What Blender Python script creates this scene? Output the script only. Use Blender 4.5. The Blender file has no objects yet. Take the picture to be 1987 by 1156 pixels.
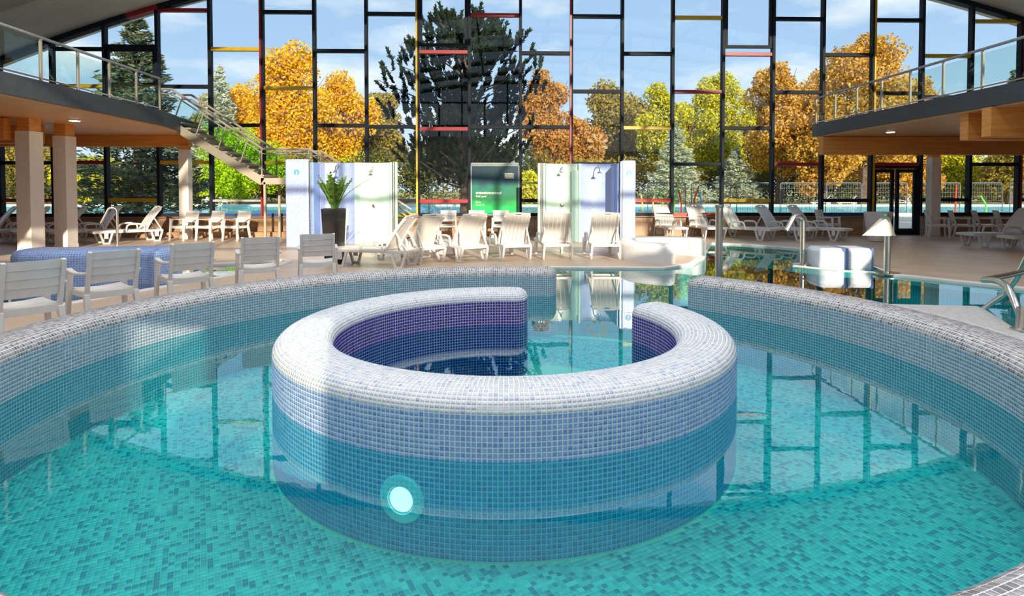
import bpy, math, random
import numpy as np
from mathutils import Vector, Matrix, noise
from mathutils.geometry import tessellate_polygon

S = bpy.context.scene
COL = S.collection
PI = math.pi
R = math.radians
random.seed(7)

# ------------------------------------------------------------------ camera
F_PX, HORIZON, CAM_H, PITCH = 1150.0, 367.0, 1.58, R(1.5)
AXIS_Y = HORIZON + F_PX * math.tan(PITCH)
cam_data = bpy.data.cameras.new('camera')
cam_data.sensor_width = 36.0
cam_data.lens = 36.0 * F_PX / 1987.0
cam_data.shift_y = -(578.0 - AXIS_Y) / 1987.0
cam_data.clip_start = 0.05
cam_data.clip_end = 600.0
cam = bpy.data.objects.new('camera', cam_data)
cam.location = (0, 0, CAM_H)
cam.rotation_euler = (R(90) - PITCH, 0, 0)
COL.objects.link(cam)
S.camera = cam

# ------------------------------------------------------------------ sky, sun, exposure
SUN_TRAVEL = Vector((-0.24, 0.90, -0.28)).normalized()
world = bpy.data.worlds.new('sky')
S.world = world
world.use_nodes = True
wn, wl = world.node_tree.nodes, world.node_tree.links
wn.clear()
w_out = wn.new('ShaderNodeOutputWorld')
w_bg = wn.new('ShaderNodeBackground')
w_bg.inputs['Strength'].default_value = 0.80
w_tc = wn.new('ShaderNodeTexCoord')
w_sep = wn.new('ShaderNodeSeparateXYZ')
w_ramp = wn.new('ShaderNodeValToRGB')
w_ramp.color_ramp.elements[0].position = 0.0
w_ramp.color_ramp.elements[0].color = (0.52, 0.66, 0.80, 1)
w_ramp.color_ramp.elements[1].position = 0.55
w_ramp.color_ramp.elements[1].color = (0.25, 0.39, 0.62, 1)
e = w_ramp.color_ramp.elements.new(0.22)
e.color = (0.325, 0.475, 0.69, 1)
w_map = wn.new('ShaderNodeMapping')
w_map.inputs['Scale'].default_value = (1.6, 1.6, 5.5)
w_noise = wn.new('ShaderNodeTexNoise')
w_noise.inputs['Scale'].default_value = 2.3
w_noise.inputs['Detail'].default_value = 7.0
w_noise.inputs['Roughness'].default_value = 0.55
w_cr = wn.new('ShaderNodeValToRGB')
w_cr.color_ramp.elements[0].position = 0.47
w_cr.color_ramp.elements[0].color = (0, 0, 0, 1)
w_cr.color_ramp.elements[1].position = 0.66
w_cr.color_ramp.elements[1].color = (0.8, 0.8, 0.8, 1)
w_mix = wn.new('ShaderNodeMixRGB')
w_mix.inputs['Color2'].default_value = (0.80, 0.80, 0.82, 1)
wl.new(w_tc.outputs['Generated'], w_sep.inputs[0])
wl.new(w_sep.outputs['Z'], w_ramp.inputs[0])
wl.new(w_tc.outputs['Generated'], w_map.inputs[0])
wl.new(w_map.outputs[0], w_noise.inputs['Vector'])
wl.new(w_noise.outputs['Fac'], w_cr.inputs[0])
wl.new(w_cr.outputs[0], w_mix.inputs['Fac'])
wl.new(w_ramp.outputs[0], w_mix.inputs['Color1'])
wl.new(w_mix.outputs[0], w_bg.inputs['Color'])
wl.new(w_bg.outputs[0], w_out.inputs['Surface'])

sun_data = bpy.data.lights.new('sun', 'SUN')
sun_data.energy = 4.2
sun_data.angle = R(0.6)
sun_data.color = (1.0, 0.88, 0.70)
sun = bpy.data.objects.new('sun', sun_data)
sun.rotation_euler = SUN_TRAVEL.to_track_quat('-Z', 'Y').to_euler()
sun.location = (6, -30, 14)
COL.objects.link(sun)

S.view_settings.view_transform = 'Standard'
S.view_settings.look = 'None'
S.view_settings.gamma = 1.0
S.view_settings.use_curve_mapping = False
S.view_settings.exposure = 0.86
S.cycles.transparent_max_bounces = 24
S.cycles.max_bounces = 10
S.cycles.diffuse_bounces = 5
S.cycles.glossy_bounces = 5
S.cycles.caustics_reflective = False
S.cycles.caustics_refractive = False
S.cycles.sample_clamp_indirect = 8.0
S.cycles.use_denoising = True


# ------------------------------------------------------------------ helpers
def ray(px, py):
    a = (px - 993.5) / F_PX
    b = -(py - AXIS_Y) / F_PX
    c, s = math.cos(PITCH), math.sin(PITCH)
    return Vector((a, c + b * s, -s + b * c))


def gp(px, py, z=0.0):
    """where the sight line through a photo pixel meets the level z"""
    d = ray(px, py)
    t = (z - CAM_H) / d.z
    return Vector((d.x * t, d.y * t, z))


def at(px, py, Y):
    """the point at depth Y on the sight line through a photo pixel"""
    d = ray(px, py)
    t = Y / d.y
    return Vector((d.x * t, Y, CAM_H + d.z * t))


def link(o, parent=None):
    COL.objects.link(o)
    if parent is not None:
        o.parent = parent
    return o


def tag(o, label=None, cat=None, group=None, kind=None):
    if label: o['label'] = label
    if cat: o['category'] = cat
    if group: o['group'] = group
    if kind: o['kind'] = kind
    return o


def thing(name, label, cat, loc=(0, 0, 0), rotz=0.0, group=None, kind=None):
    o = bpy.data.objects.new(name, None)
    o.empty_display_size = 0.1
    o.location = loc
    o.rotation_euler = (0, 0, rotz)
    link(o)
    return tag(o, label, cat, group, kind)


def copy_tree(o, parent=None):
    c = o.copy()
    link(c, parent)
    for ch in list(o.children):
        copy_tree(ch, c)
    return c


class MB:
    """collects the shapes of one mesh object"""
    def __init__(self):
        self.v, self.f = [], []

    def add(self, vs, fs, M=None):
        n = len(self.v)
        for p in vs:
            p = Vector(p)
            self.v.append(tuple(M @ p if M else p))
        for f in fs:
            self.f.append(tuple(i + n for i in f))
        return self

    def box(self, c, s, rz=0.0, M=None):
        x, y, z = s[0] / 2, s[1] / 2, s[2] / 2
        vs = [(-x, -y, -z), (x, -y, -z), (x, y, -z), (-x, y, -z), (-x, -y, z), (x, -y, z), (x, y, z), (-x, y, z)]
        T = Matrix.Translation(Vector(c)) @ Matrix.Rotation(rz, 4, 'Z')
        if M: T = M @ T
        return self.add(vs, [(0, 3, 2, 1), (4, 5, 6, 7), (0, 1, 5, 4), (1, 2, 6, 5), (2, 3, 7, 6), (3, 0, 4, 7)], T)

    def hexa(self, b, t):
        """eight corners: bottom four, top four"""
        return self.add(list(b) + list(t), [(0, 3, 2, 1), (4, 5, 6, 7), (0, 1, 5, 4), (1, 2, 6, 5), (2, 3, 7, 6), (3, 0, 4, 7)])

    def bar(self, p, q, w, h, up=(0, 0, 1)):
        """a square bar from p to q, w across and h along up"""
        p, q = Vector(p), Vector(q)
        d = (q - p).normalized()
        side = d.cross(Vector(up))
        if side.length < 1e-4: side = d.cross(Vector((1, 0, 0)))
        side.normalize()
        u = side.cross(d).normalized()
        vs = []
        for c in (p, q):
            for a, b in ((-1, -1), (1, -1), (1, 1), (-1, 1)):
                vs.append(c + side * (a * w / 2) + u * (b * h / 2))
        return self.add(vs, [(0, 1, 2, 3), (7, 6, 5, 4), (0, 4, 5, 1), (1, 5, 6, 2), (2, 6, 7, 3), (3, 7, 4, 0)])

    def tube(self, pts, r, n=10, caps=True):
        pts = [Vector(p) for p in pts]
        rs = r if isinstance(r, (list, tuple)) else [r] * len(pts)
        ref = None
        rings = []
        for i, p in enumerate(pts):
            a = pts[max(i - 1, 0)]
            b = pts[min(i + 1, len(pts) - 1)]
            d = (b - a).normalized()
            if ref is None:
                ref = d.cross(Vector((0, 0, 1)))
                if ref.length < 1e-3: ref = d.cross(Vector((1, 0, 0)))
            ref = (ref - d * ref.dot(d)).normalized()
            w = d.cross(ref)
            rings.append([p + (ref * math.cos(2 * PI * k / n) + w * math.sin(2 * PI * k / n)) * rs[i] for k in range(n)])
        vs = [q for ring in rings for q in ring]
        fs = []
        for i in range(len(pts) - 1):
            for k in range(n):
                k2 = (k + 1) % n
                fs.append((i * n + k, i * n + k2, (i + 1) * n + k2, (i + 1) * n + k))
        if caps:
            fs.append(tuple(range(n - 1, -1, -1)))
            fs.append(tuple((len(pts) - 1) * n + k for k in range(n)))
        return self.add(vs, fs)

    def lathe(self, prof, n=24, M=None):
        vs, fs = [], []
        for r, z in prof:
            for k in range(n):
                vs.append((r * math.cos(2 * PI * k / n), r * math.sin(2 * PI * k / n), z))
        for i in range(len(prof) - 1):
            for k in range(n):
                k2 = (k + 1) % n
                fs.append((i * n + k, i * n + k2, (i + 1) * n + k2, (i + 1) * n + k))
        fs.append(tuple(range(n - 1, -1, -1)))
        fs.append(tuple((len(prof) - 1) * n + k for k in range(n)))
        return self.add(vs, fs, M)

    def prism(self, poly, z0, z1, M=None):
        n = len(poly)
        vs = [(x, y, z0) for x, y in poly] + [(x, y, z1) for x, y in poly]
        fs = [tuple(range(n - 1, -1, -1)), tuple(range(n, 2 * n))]
        for k in range(n):
            k2 = (k + 1) % n
            fs.append((k, k2, n + k2, n + k))
        return self.add(vs, fs, M)

    def sheet(self, rows, thick, nrm):
        """a slab over a grid of points, thick along nrm"""
        m, n = len(rows), len(rows[0])
        nv = Vector(nrm).normalized() * thick
        vs = [Vector(p) for r in rows for p in r]
        vs = vs + [p + nv for p in vs]
        o = m * n
        fs = []
        for i in range(m - 1):
            for j in range(n - 1):
                a, b, c, d = i * n + j, i * n + j + 1, (i + 1) * n + j + 1, (i + 1) * n + j
                fs.append((a, d, c, b)); fs.append((a + o, b + o, c + o, d + o))
        edge = [(0, j) for j in range(n)] + [(i, n - 1) for i in range(1, m)] + [(m - 1, j) for j in range(n - 2, -1, -1)] + [(i, 0) for i in range(m - 2, 0, -1)]
        idx = [i * n + j for i, j in edge]
        for k in range(len(idx)):
            a, b = idx[k], idx[(k + 1) % len(idx)]
            fs.append((a, b, b + o, a + o))
        return self.add(vs, fs)

    def build(self, name, mat, parent=None, smooth=False, bevel=0.0, label=None, kind=None, seg=2):
        me = bpy.data.meshes.new(name)
        me.from_pydata(self.v, [], self.f)
        me.update()
        me.materials.append(mat)
        o = bpy.data.objects.new(name, me)
        link(o, parent)
        if smooth:
            for p in me.polygons: p.use_smooth = True
            try: me.set_sharp_from_angle(angle=R(40))
            except Exception: pass
        if bevel > 0:
            b = o.modifiers.new('bevel', 'BEVEL')
            b.width = bevel; b.segments = seg; b.limit_method = 'ANGLE'; b.angle_limit = R(35)
        if label: o['label'] = label
        if kind: o['kind'] = kind
        return o


def poly_mesh(name, loops, z, mat, parent=None, kind=None):
    """a flat level face with holes: loops[0] outline, the rest holes"""
    L = [[Vector((p[0], p[1], 0)) for p in lp] for lp in loops]
    tris = tessellate_polygon(L)
    flat = [p for lp in L for p in lp]
    fs = []
    for t in tris:
        a, b, c = (flat[i] for i in t)
        fs.append(tuple(t) if (b - a).cross(c - a).z > 0 else tuple(reversed(t)))
    me = bpy.data.meshes.new(name)
    me.from_pydata([(p.x, p.y, z) for p in flat], [], fs)
    me.update()
    me.materials.append(mat)
    o = bpy.data.objects.new(name, me)
    link(o, parent)
    if kind: o['kind'] = kind
    return o


# ------------------------------------------------------------------ materials
def new_mat(name):
    m = bpy.data.materials.new(name)
    m.use_nodes = True
    nt = m.node_tree
    b = nt.nodes['Principled BSDF']
    return m, nt, b


def mat(name, col, rough=0.5, metal=0.0, var=0.06, scale=6.0, bump=0.0, spec=0.5, coat=0.0):
    m, nt, b = new_mat(name)
    n, l = nt.nodes, nt.links
    tc = n.new('ShaderNodeTexCoord')
    ns = n.new('ShaderNodeTexNoise')
    ns.inputs['Scale'].default_value = scale
    ns.inputs['Detail'].default_value = 5
    l.new(tc.outputs['Object'], ns.inputs['Vector'])
    cr = n.new('ShaderNodeValToRGB')
    lo = tuple(max(0, c * (1 - var * 2)) for c in col) + (1,)
    hi = tuple(min(1, c * (1 + var * 2)) for c in col) + (1,)
    cr.color_ramp.elements[0].position = 0.3; cr.color_ramp.elements[0].color = lo
    cr.color_ramp.elements[1].position = 0.7; cr.color_ramp.elements[1].color = hi
    l.new(ns.outputs['Fac'], cr.inputs[0])
    l.new(cr.outputs[0], b.inputs['Base Color'])
    b.inputs['Roughness'].default_value = rough
    b.inputs['Metallic'].default_value = metal
    b.inputs['Specular IOR Level'].default_value = spec
    b.inputs['Coat Weight'].default_value = coat
    if bump:
        bp = n.new('ShaderNodeBump')
        bp.inputs['Strength'].default_value = bump
        bp.inputs['Distance'].default_value = 0.01
        l.new(ns.outputs['Fac'], bp.inputs['Height'])
        l.new(bp.outputs[0], b.inputs['Normal'])
    return m


def tile_mat(name, cols, rough=0.22, attr=True):
    """glazed mosaic: each piece takes its own shade"""
    m, nt, b = new_mat(name)
    n, l = nt.nodes, nt.links
    cr = n.new('ShaderNodeValToRGB')
    el = cr.color_ramp.elements
    k = len(cols)
    el[0].position = 0; el[0].color = cols[0] + (1,)
    el[1].position = (k - 1) / k; el[1].color = cols[-1] + (1,)
    for i in range(1, k - 1):
        x = el.new(i / k); x.color = cols[i] + (1,)
    if attr:
        at_ = n.new('ShaderNodeAttribute'); at_.attribute_name = 'tint'
        l.new(at_.outputs['Fac'], cr.inputs[0])
    else:
        oi = n.new('ShaderNodeObjectInfo')
        l.new(oi.outputs['Random'], cr.inputs[0])
    tc = n.new('ShaderNodeTexCoord')
    ns = n.new('ShaderNodeTexNoise'); ns.inputs['Scale'].default_value = 90 if attr else 3
    mx = n.new('ShaderNodeMixRGB'); mx.blend_type = 'OVERLAY'; mx.inputs['Fac'].default_value = 0.25
    l.new(tc.outputs['Object'], ns.inputs['Vector'])
    l.new(cr.outputs[0], mx.inputs['Color1']); l.new(ns.outputs['Fac'], mx.inputs['Color2'])
    l.new(mx.outputs[0], b.inputs['Base Color'])
    b.inputs['Roughness'].default_value = rough
    return m


def mosaic_mat(name, c1, c2, grout, pitch=0.03, rough=0.3, uv=True, mortar=0.09):
    """small mosaic too fine to pick apart, laid along the surface"""
    m, nt, b = new_mat(name)
    n, l = nt.nodes, nt.links
    tc = n.new('ShaderNodeTexCoord')
    br = n.new('ShaderNodeTexBrick')
    br.offset = 0.0
    br.inputs['Scale'].default_value = 1.0 / pitch
    br.inputs['Brick Width'].default_value = 1.0
    br.inputs['Row Height'].default_value = 1.0
    br.inputs['Mortar Size'].default_value = mortar
    br.inputs['Mortar Smooth'].default_value = 0.1
    br.inputs['Color1'].default_value = c1 + (1,)
    br.inputs['Color2'].default_value = c2 + (1,)
    br.inputs['Mortar'].default_value = grout + (1,)
    l.new(tc.outputs['UV' if uv else 'Object'], br.inputs['Vector'])
    l.new(br.outputs['Color'], b.inputs['Base Color'])
    b.inputs['Roughness'].default_value = rough
    return m


def schlick(nt, f0, normal=None, cap=1.0):
    """mirror share of a clear surface, the same from either side"""
    n, l = nt.nodes, nt.links
    ge = n.new('ShaderNodeNewGeometry')
    dp = n.new('ShaderNodeVectorMath'); dp.operation = 'DOT_PRODUCT'
    l.new(ge.outputs['Incoming'], dp.inputs[0]); l.new(normal if normal else ge.outputs['Normal'], dp.inputs[1])
    ab = n.new('ShaderNodeMath'); ab.operation = 'ABSOLUTE'; l.new(dp.outputs['Value'], ab.inputs[0])
    om = n.new('ShaderNodeMath'); om.operation = 'SUBTRACT'; om.use_clamp = True; om.inputs[0].default_value = 1.0; l.new(ab.outputs[0], om.inputs[1])
    pw = n.new('ShaderNodeMath'); pw.operation = 'POWER'; pw.inputs[1].default_value = 5.0; l.new(om.outputs[0], pw.inputs[0])
    ma = n.new('ShaderNodeMath'); ma.operation = 'MULTIPLY_ADD'; ma.inputs[1].default_value = cap - f0; ma.inputs[2].default_value = f0
    l.new(pw.outputs[0], ma.inputs[0])
    return ma.outputs[0]


def glass_mat(name, tint=(0.95, 0.98, 0.97), rough=0.0, refl=1.0, ior=1.45):
    m = bpy.data.materials.new(name)
    m.use_nodes = True
    n, l = m.node_tree.nodes, m.node_tree.links
    n.clear()
    out = n.new('ShaderNodeOutputMaterial')
    tr = n.new('ShaderNodeBsdfTransparent'); tr.inputs[0].default_value = tint + (1,)
    gl = n.new('ShaderNodeBsdfGlossy'); gl.inputs['Roughness'].default_value = rough
    gl.inputs['Color'].default_value = (refl, refl, refl, 1)
    mx = n.new('ShaderNodeMixShader')
    l.new(schlick(m.node_tree, ((ior - 1) / (ior + 1)) ** 2 * .6), mx.inputs[0]); l.new(tr.outputs[0], mx.inputs[1]); l.new(gl.outputs[0], mx.inputs[2])
    l.new(mx.outputs[0], out.inputs[0])
    return m


def wood_mat(name, c1, c2, rough=0.45):
    m, nt, b = new_mat(name)
    n, l = nt.nodes, nt.links
    tc = n.new('ShaderNodeTexCoord')
    mp = n.new('ShaderNodeMapping'); mp.inputs['Scale'].default_value = (0.6, 3.0, 9.0)
    ns = n.new('ShaderNodeTexNoise'); ns.inputs['Scale'].default_value = 2.0; ns.inputs['Detail'].default_value = 8
    cr = n.new('ShaderNodeValToRGB')
    cr.color_ramp.elements[0].position = 0.3; cr.color_ramp.elements[0].color = c1 + (1,)
    cr.color_ramp.elements[1].position = 0.7; cr.color_ramp.elements[1].color = c2 + (1,)
    l.new(tc.outputs['Object'], mp.inputs[0]); l.new(mp.outputs[0], ns.inputs['Vector'])
    l.new(ns.outputs['Fac'], cr.inputs[0]); l.new(cr.outputs[0], b.inputs['Base Color'])
    b.inputs['Roughness'].default_value = rough
    return m


def emit_mat(name, col, strength):
    m, nt, b = new_mat(name)
    b.inputs['Base Color'].default_value = col + (1,)
    b.inputs['Emission Color'].default_value = col + (1,)
    b.inputs['Emission Strength'].default_value = strength
    return m


M = {}
M['plastic'] = mat('white_plastic', (0.70, 0.67, 0.63), 0.38, var=0.02)
M['steel'] = mat('brushed_steel', (0.62, 0.58, 0.52), 0.25, metal=1.0, var=0.04, scale=20)
M['dark'] = mat('dark_navy_frame', (0.012, 0.015, 0.024), 0.6, var=0.1, spec=0.2)
M['greyframe'] = mat('grey_frame', (0.33, 0.36, 0.36), 0.4)
M['red'] = mat('red_paint', (0.34, 0.008, 0.016), 0.4, var=0.04)
M['orange'] = mat('orange_red_paint', (0.62, 0.05, 0.015), 0.4, var=0.04)
M['yellow'] = mat('yellow_paint', (0.68, 0.40, 0.01), 0.4, var=0.04)
M['blue'] = mat('blue_paint', (0.02, 0.06, 0.20), 0.4, var=0.04)
M['fascia'] = mat('charcoal_fascia', (0.055, 0.060, 0.068), 0.5)
M['wood'] = wood_mat('orange_glulam', (0.70, 0.26, 0.05), (0.86, 0.38, 0.09))
M['soffit'] = wood_mat('oak_soffit', (0.66, 0.36, 0.15), (0.78, 0.46, 0.21))
M['white'] = mat('white_paint', (0.84, 0.78, 0.70), 0.55, var=0.02)
M['beige_steel'] = mat('beige_painted_steel', (0.40, 0.34, 0.26), 0.42, var=0.03)
M['ceiling'] = mat('tan_ceiling', (0.86, 0.76, 0.62), 0.8, var=0.03, scale=1.5)
M['rib'] = mat('cream_rib', (0.88, 0.79, 0.65), 0.7, var=0.02)
M['glass'] = glass_mat('window_glass')
M['railglass'] = glass_mat('railing_glass', (0.85, 0.93, 0.90), ior=1.45)
M['black_gloss'] = mat('black_gloss', (0.02, 0.018, 0.016), 0.12, var=0.1, coat=0.6)
M['lamp'] = emit_mat('lamp_glow', (1.0, 0.90, 0.72), 9.0)
M['grout'] = mat('white_grout', (0.84, 0.83, 0.81), 0.7, var=0.03, scale=30)
M['sill_tile'] = mat('brown_sill_tile', (0.36, 0.22, 0.12), 0.35, var=0.12, scale=2.5)
M['sill_grout'] = mat('sill_grout', (0.55, 0.45, 0.35), 0.8)
M['coping'] = mat('pale_coping', (0.78, 0.74, 0.68), 0.4, var=0.04, scale=3)

# ================================================================== THE BUILDING
YAW = R(1.44)
FAC_Y = 19.75
BAY, U0 = 1.690, -9.86          # mullion spacing and the mullion that bay 0 starts at


def zr(u):                      # underside of the vaulted roof over the glass front
    return 9.6 - 0.0104 * (u - 2.5) ** 2


def bw(u, v, z=0.0):            # building frame -> world
    c, s = math.cos(YAW), math.sin(YAW)
    return Vector((u * c - v * s, FAC_Y + u * s + v * c, z))


LV = [7.45 - 1.235 * k for k in range(-3, 6)]      # rail levels, every 1.235 m
SILL = 0.68
def zlev(y):                    # photo row of a rail (mid facade) -> height
    return CAM_H + (HORIZON - y) * FAC_Y / F_PX


win = thing('window_1', 'tall gridded glass front with dark, red and yellow bars', 'window', bw(0, 0), YAW, kind='structure')
glass_u = []
first, last = -4, 16
# rails of every bay as (photo row, material)
D, RD, YL, OR, BL, GR = 'dark', 'red', 'yellow', 'orange', 'blue', 'greyframe'
bays = {
    -4: [(100, D), (173, YL), (246, D), (317, D), (388, RD)],
    -3: [(31, D), (102, D), (172, YL), (316, RD)],
    -2: [(97, D), (244, D), (388, YL)],
    -1: [(28, RD), (172, D), (316, YL)],
    0: [(101, YL), (245, D), (389, GR)],
    1: [(30, D), (174, YL), (317, YL)],
    2: [(103, D), (245, D), (389, D)],
    3: [(32, D), (247, D), (389, D)],
    4: [(104, RD), (251, RD), (390, RD)],
    5: [(33, RD), (247, D), (318, GR)],
    6: [(105, D), (247, D), (389, D)],
    7: [(34, D), (178, D), (318, D)],
    8: [(105, D), (248, YL), (389, OR)],
    9: [(35, YL), (178, RD), (318, D)],
    10: [(105, RD), (248, D), (389, YL)],
    11: [(36, D), (178, D), (318, RD)],
    12: [(105, D), (248, D), (389, D)],
    13: [(37, D), (179, D), (318, RD)],
    14: [(106, YL), (186, D), (248, D), (388, D)],
    15: [(38, YL), (180, D), (318, D)],
    16: [(106, D), (248, D), (388, D)],
}
bottoms = {3: YL, 9: OR, 12: BL, 0: BL, 1: BL}
mull_col = {1: RD, 4: YL, 7: RD, 13: YL, 16: RD}
vents = {-2: (97, 175), 4: (-60, 97), 10: (-60, 97)}
for k in range(first - 1, last + 2):
    u = U0 + k * BAY
    top = zr(u) - 0.05
    if top < SILL + 0.3: continue
    mb = MB().box((u, -0.02, (SILL + top) / 2), (0.095, 0.20, top - SILL))
    o = mb.build('mullion', M['dark'], win, bevel=0.006, seg=1)
    if k in mull_col:
        side = 0.035 if k in (13, 16) else -0.035
        MB().box((u + side, -0.135, (SILL + top) / 2), (0.055, 0.03, top - SILL)).build('mullion_strip', M[mull_col[k]], o)
for k in range(first, last + 1):
    ua, ub = U0 + k * BAY + 0.047, U0 + (k + 1) * BAY - 0.047
    um = (ua + ub) / 2
    top = min(zr(ua), zr(ub))
    rails = [(zlev(y), c) for y, c in bays[k]]
    z = rails[0][0] + 2.47
    while z < top - 0.15:
        rails.append((z, D)); z += 2.47
    rails = sorted(r for r in rails if r[0] < top - 0.1)
    if k == 13: rails = [r for r in rails if r[0] > 2.0]
    for z, c in rails:
        h = 0.115 if c != GR else 0.07
        MB().box((um, -0.01, z), (ub - ua, 0.15, h)).build('transom', M[c], win, bevel=0.005, seg=1)
    if k != 13:
        MB().box((um, -0.02, SILL + 0.055), (ub - ua, 0.18, 0.11)).build('transom', M[bottoms.get(k, D)], win, bevel=0.005, seg=1)
    cuts = [(SILL if k != 13 else 2.42)] + [z for z, c in rails]
    for a, b in zip(cuts, cuts[1:]):
        if b - a < 0.2: continue
        MB().box((um, 0.03, (a + b) / 2), (ub - ua, 0.012, b - a - 0.06)).build('pane', M['glass'], win)
    a = cuts[-1] + 0.03
    za, zb = zr(ua), zr(ub)
    if min(za, zb) > a:
        MB().hexa([(ua, .024, a), (ub, .024, a), (ub, .036, a), (ua, .036, a)], [(ua, .024, za), (ub, .024, zb), (ub, .036, zb), (ua, .036, za)]).build('pane', M['glass'], win)
    if k in vents:              # opening lights have a frame of their own
        za, zb = zlev(vents[k][1]) + 0.06, min(zlev(vents[k][0]) - 0.06, top - 0.1)
        m = MB()
        for uu in (ua + 0.05, ub - 0.05): m.box((uu, -0.03, (za + zb) / 2), (0.10, 0.09, zb - za))
        for zz in (za + 0.05, zb - 0.05): m.box((um, -0.03, zz), (ub - ua - .2, 0.09, 0.10))
        m.build('vent_frame', M['dark'], win)
# curved head member following the roof, one red length of it
us = np.linspace(-17.5, 19.5, 38)
for a, b in zip(us, us[1:]):
    c = M['red'] if -12.9 < (a + b) / 2 < -11.4 else M['dark']
    MB().bar((a, -0.02, zr(a) - .06), (b, -0.02, zr(b) - .06), 0.26, 0.20).build('head_member', c, win)
    if (a + b) / 2 < -9:
        MB().bar((a, -0.10, zr(a) + .07), (b, -0.10, zr(b) + .07), 0.10, 0.06).build('head_strip', M['wood'], win)

# low tiled wall under the glass
base = thing('wall_back', 'low brown tiled wall under the glass front', 'wall', bw(0, 0), YAW, kind='structure')
door_u = (U0 + 13 * BAY, U0 + 14 * BAY)
for a, b in ((-18.5, door_u[0]), (door_u[1], 20.0)):
    MB().box(((a + b) / 2, 0.05, SILL / 2 - .01), (b - a, 0.24, SILL - .02)).build('wall_core', M['sill_grout'], base)
    MB().box(((a + b) / 2, -0.07, SILL - 0.012), (b - a, 0.26, 0.024)).build('sill', M['sill_tile'], base)
tile_me = None
n_t = 0
for row, (zc, hh) in enumerate(((0.165, 0.31), (0.49, 0.31))):
    u = -18.3
    while u < 19.8:
        if not (door_u[0] - 0.25 < u < door_u[1] + 0.25):
            if tile_me is None:
                t = MB().box((0, 0, 0), (0.425, 0.02, hh)).build('tile', M['sill_tile'], base, bevel=0.004, seg=1)
                tile_me = t.data; t.location = (u, -0.078, zc)
            else:
                t = bpy.data.objects.new('tile', tile_me); link(t, base); t.location = (u, -0.078, zc)
            n_t += 1
        u += 0.44
# plinth ledge on the left half
MB().box((-9.2, -0.33, 0.10), (6.0, 0.42, 0.20)).build('ledge', M['sill_tile'], base, bevel=0.01)

# door
dr = thing('door_1', 'dark framed double glass door beside the white column', 'door', bw((door_u[0] + door_u[1]) / 2, 0), YAW, kind='structure')
W2 = BAY / 2 - 0.06
m = MB()
m.box((-W2, 0, 1.19), (0.11, 0.16, 2.38)); m.box((W2, 0, 1.19), (0.11, 0.16, 2.38)); m.box((0, 0, 2.33), (2 * W2, 0.16, 0.12))
m.build('door_frame', M['dark'], dr)
for s in (-1, 1):
    cx = s * W2 / 2
    leaf = MB()
    w = W2 - 0.06
    leaf.box((cx - w / 2 + .06, 0, 1.15), (0.11, 0.07, 2.22)).box((cx + w / 2 - .06, 0, 1.15), (0.11, 0.07, 2.22))
    leaf.box((cx, 0, 2.2), (w - .2, 0.07, 0.12)).box((cx, 0, 0.14), (w - .2, 0.07, 0.22))
    lf = leaf.build('door_leaf', M['dark'], dr)
    MB().box((cx, 0, 1.2), (w - .22, 0.015, 1.9)).build('pane', M['glass'], lf)
    MB().tube([(s * .10, -0.05, 1.0), (s * .10, -0.09, 1.0), (s * .10, -0.09, 1.25), (s * .10, -0.05, 1.25)], 0.012, 6).build('handle', M['steel'], lf)

# roof: vaulted ceiling with a rib near the glass
REAR = -24.5
us = np.linspace(-24, 27, 60)
ceil = thing('ceiling', 'pale tan vaulted ceiling with a cream rib', 'ceiling', bw(0, 0), YAW, kind='structure')
SOLID = -6.8                    # vault closed from the glass front to here; glass roof behind added for daylight
def vault(name, v0, v1, material, thick):
    vs, fs = [], []
    for u in us:
        z = zr(u)
        vs.extend([(u, v0, z), (u, v1, z), (u, v0, z + thick), (u, v1, z + thick)])
    for j in range(len(us) - 1):
        a = 4 * j; b = a + 4
        fs.extend([(a, b, b + 1, a + 1), (a + 2, a + 3, b + 3, b + 2), (a, a + 2, b + 2, b), (a + 1, b + 1, b + 3, a + 3)])
    return MB().add(vs, fs).build(name, material, ceil, smooth=True)
vault('vault', 0.6, SOLID, M['ceiling'], 0.35)
def rib_at(v, w, h, material, name):
    vs, fs = [], []
    for u in us:
        z = zr(u)
        vs.extend([(u, v - w / 2, z - h), (u, v + w / 2, z - h), (u, v + w / 2, z + .05), (u, v - w / 2, z + .05)])
    for j in range(len(us) - 1):
        a = 4 * j; b = a + 4
        for q in range(4):
            q2 = (q + 1) % 4
            fs.append((a + q, b + q, b + q2, a + q2))
    return MB().add(vs, fs).build(name, material, ceil, smooth=True)
for v in (-2.3, -6.6): rib_at(v, .36, .24, M['rib'], 'rib')
for v in (-10.2, -13.8, -17.4, -21.0, REAR): rib_at(v, .12, .16, M['dark'], 'added_glazing_bar')
for k in range(-5, 18, 2):
    u = U0 + k * BAY
    MB().box((u, (SOLID + REAR) / 2, zr(u) - .02), (0.10, SOLID - REAR, 0.14)).build('added_glazing_bar', M['dark'], ceil)
vault('added_roof_glass', SOLID - .1, REAR, M['glass'], 0.012)

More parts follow.
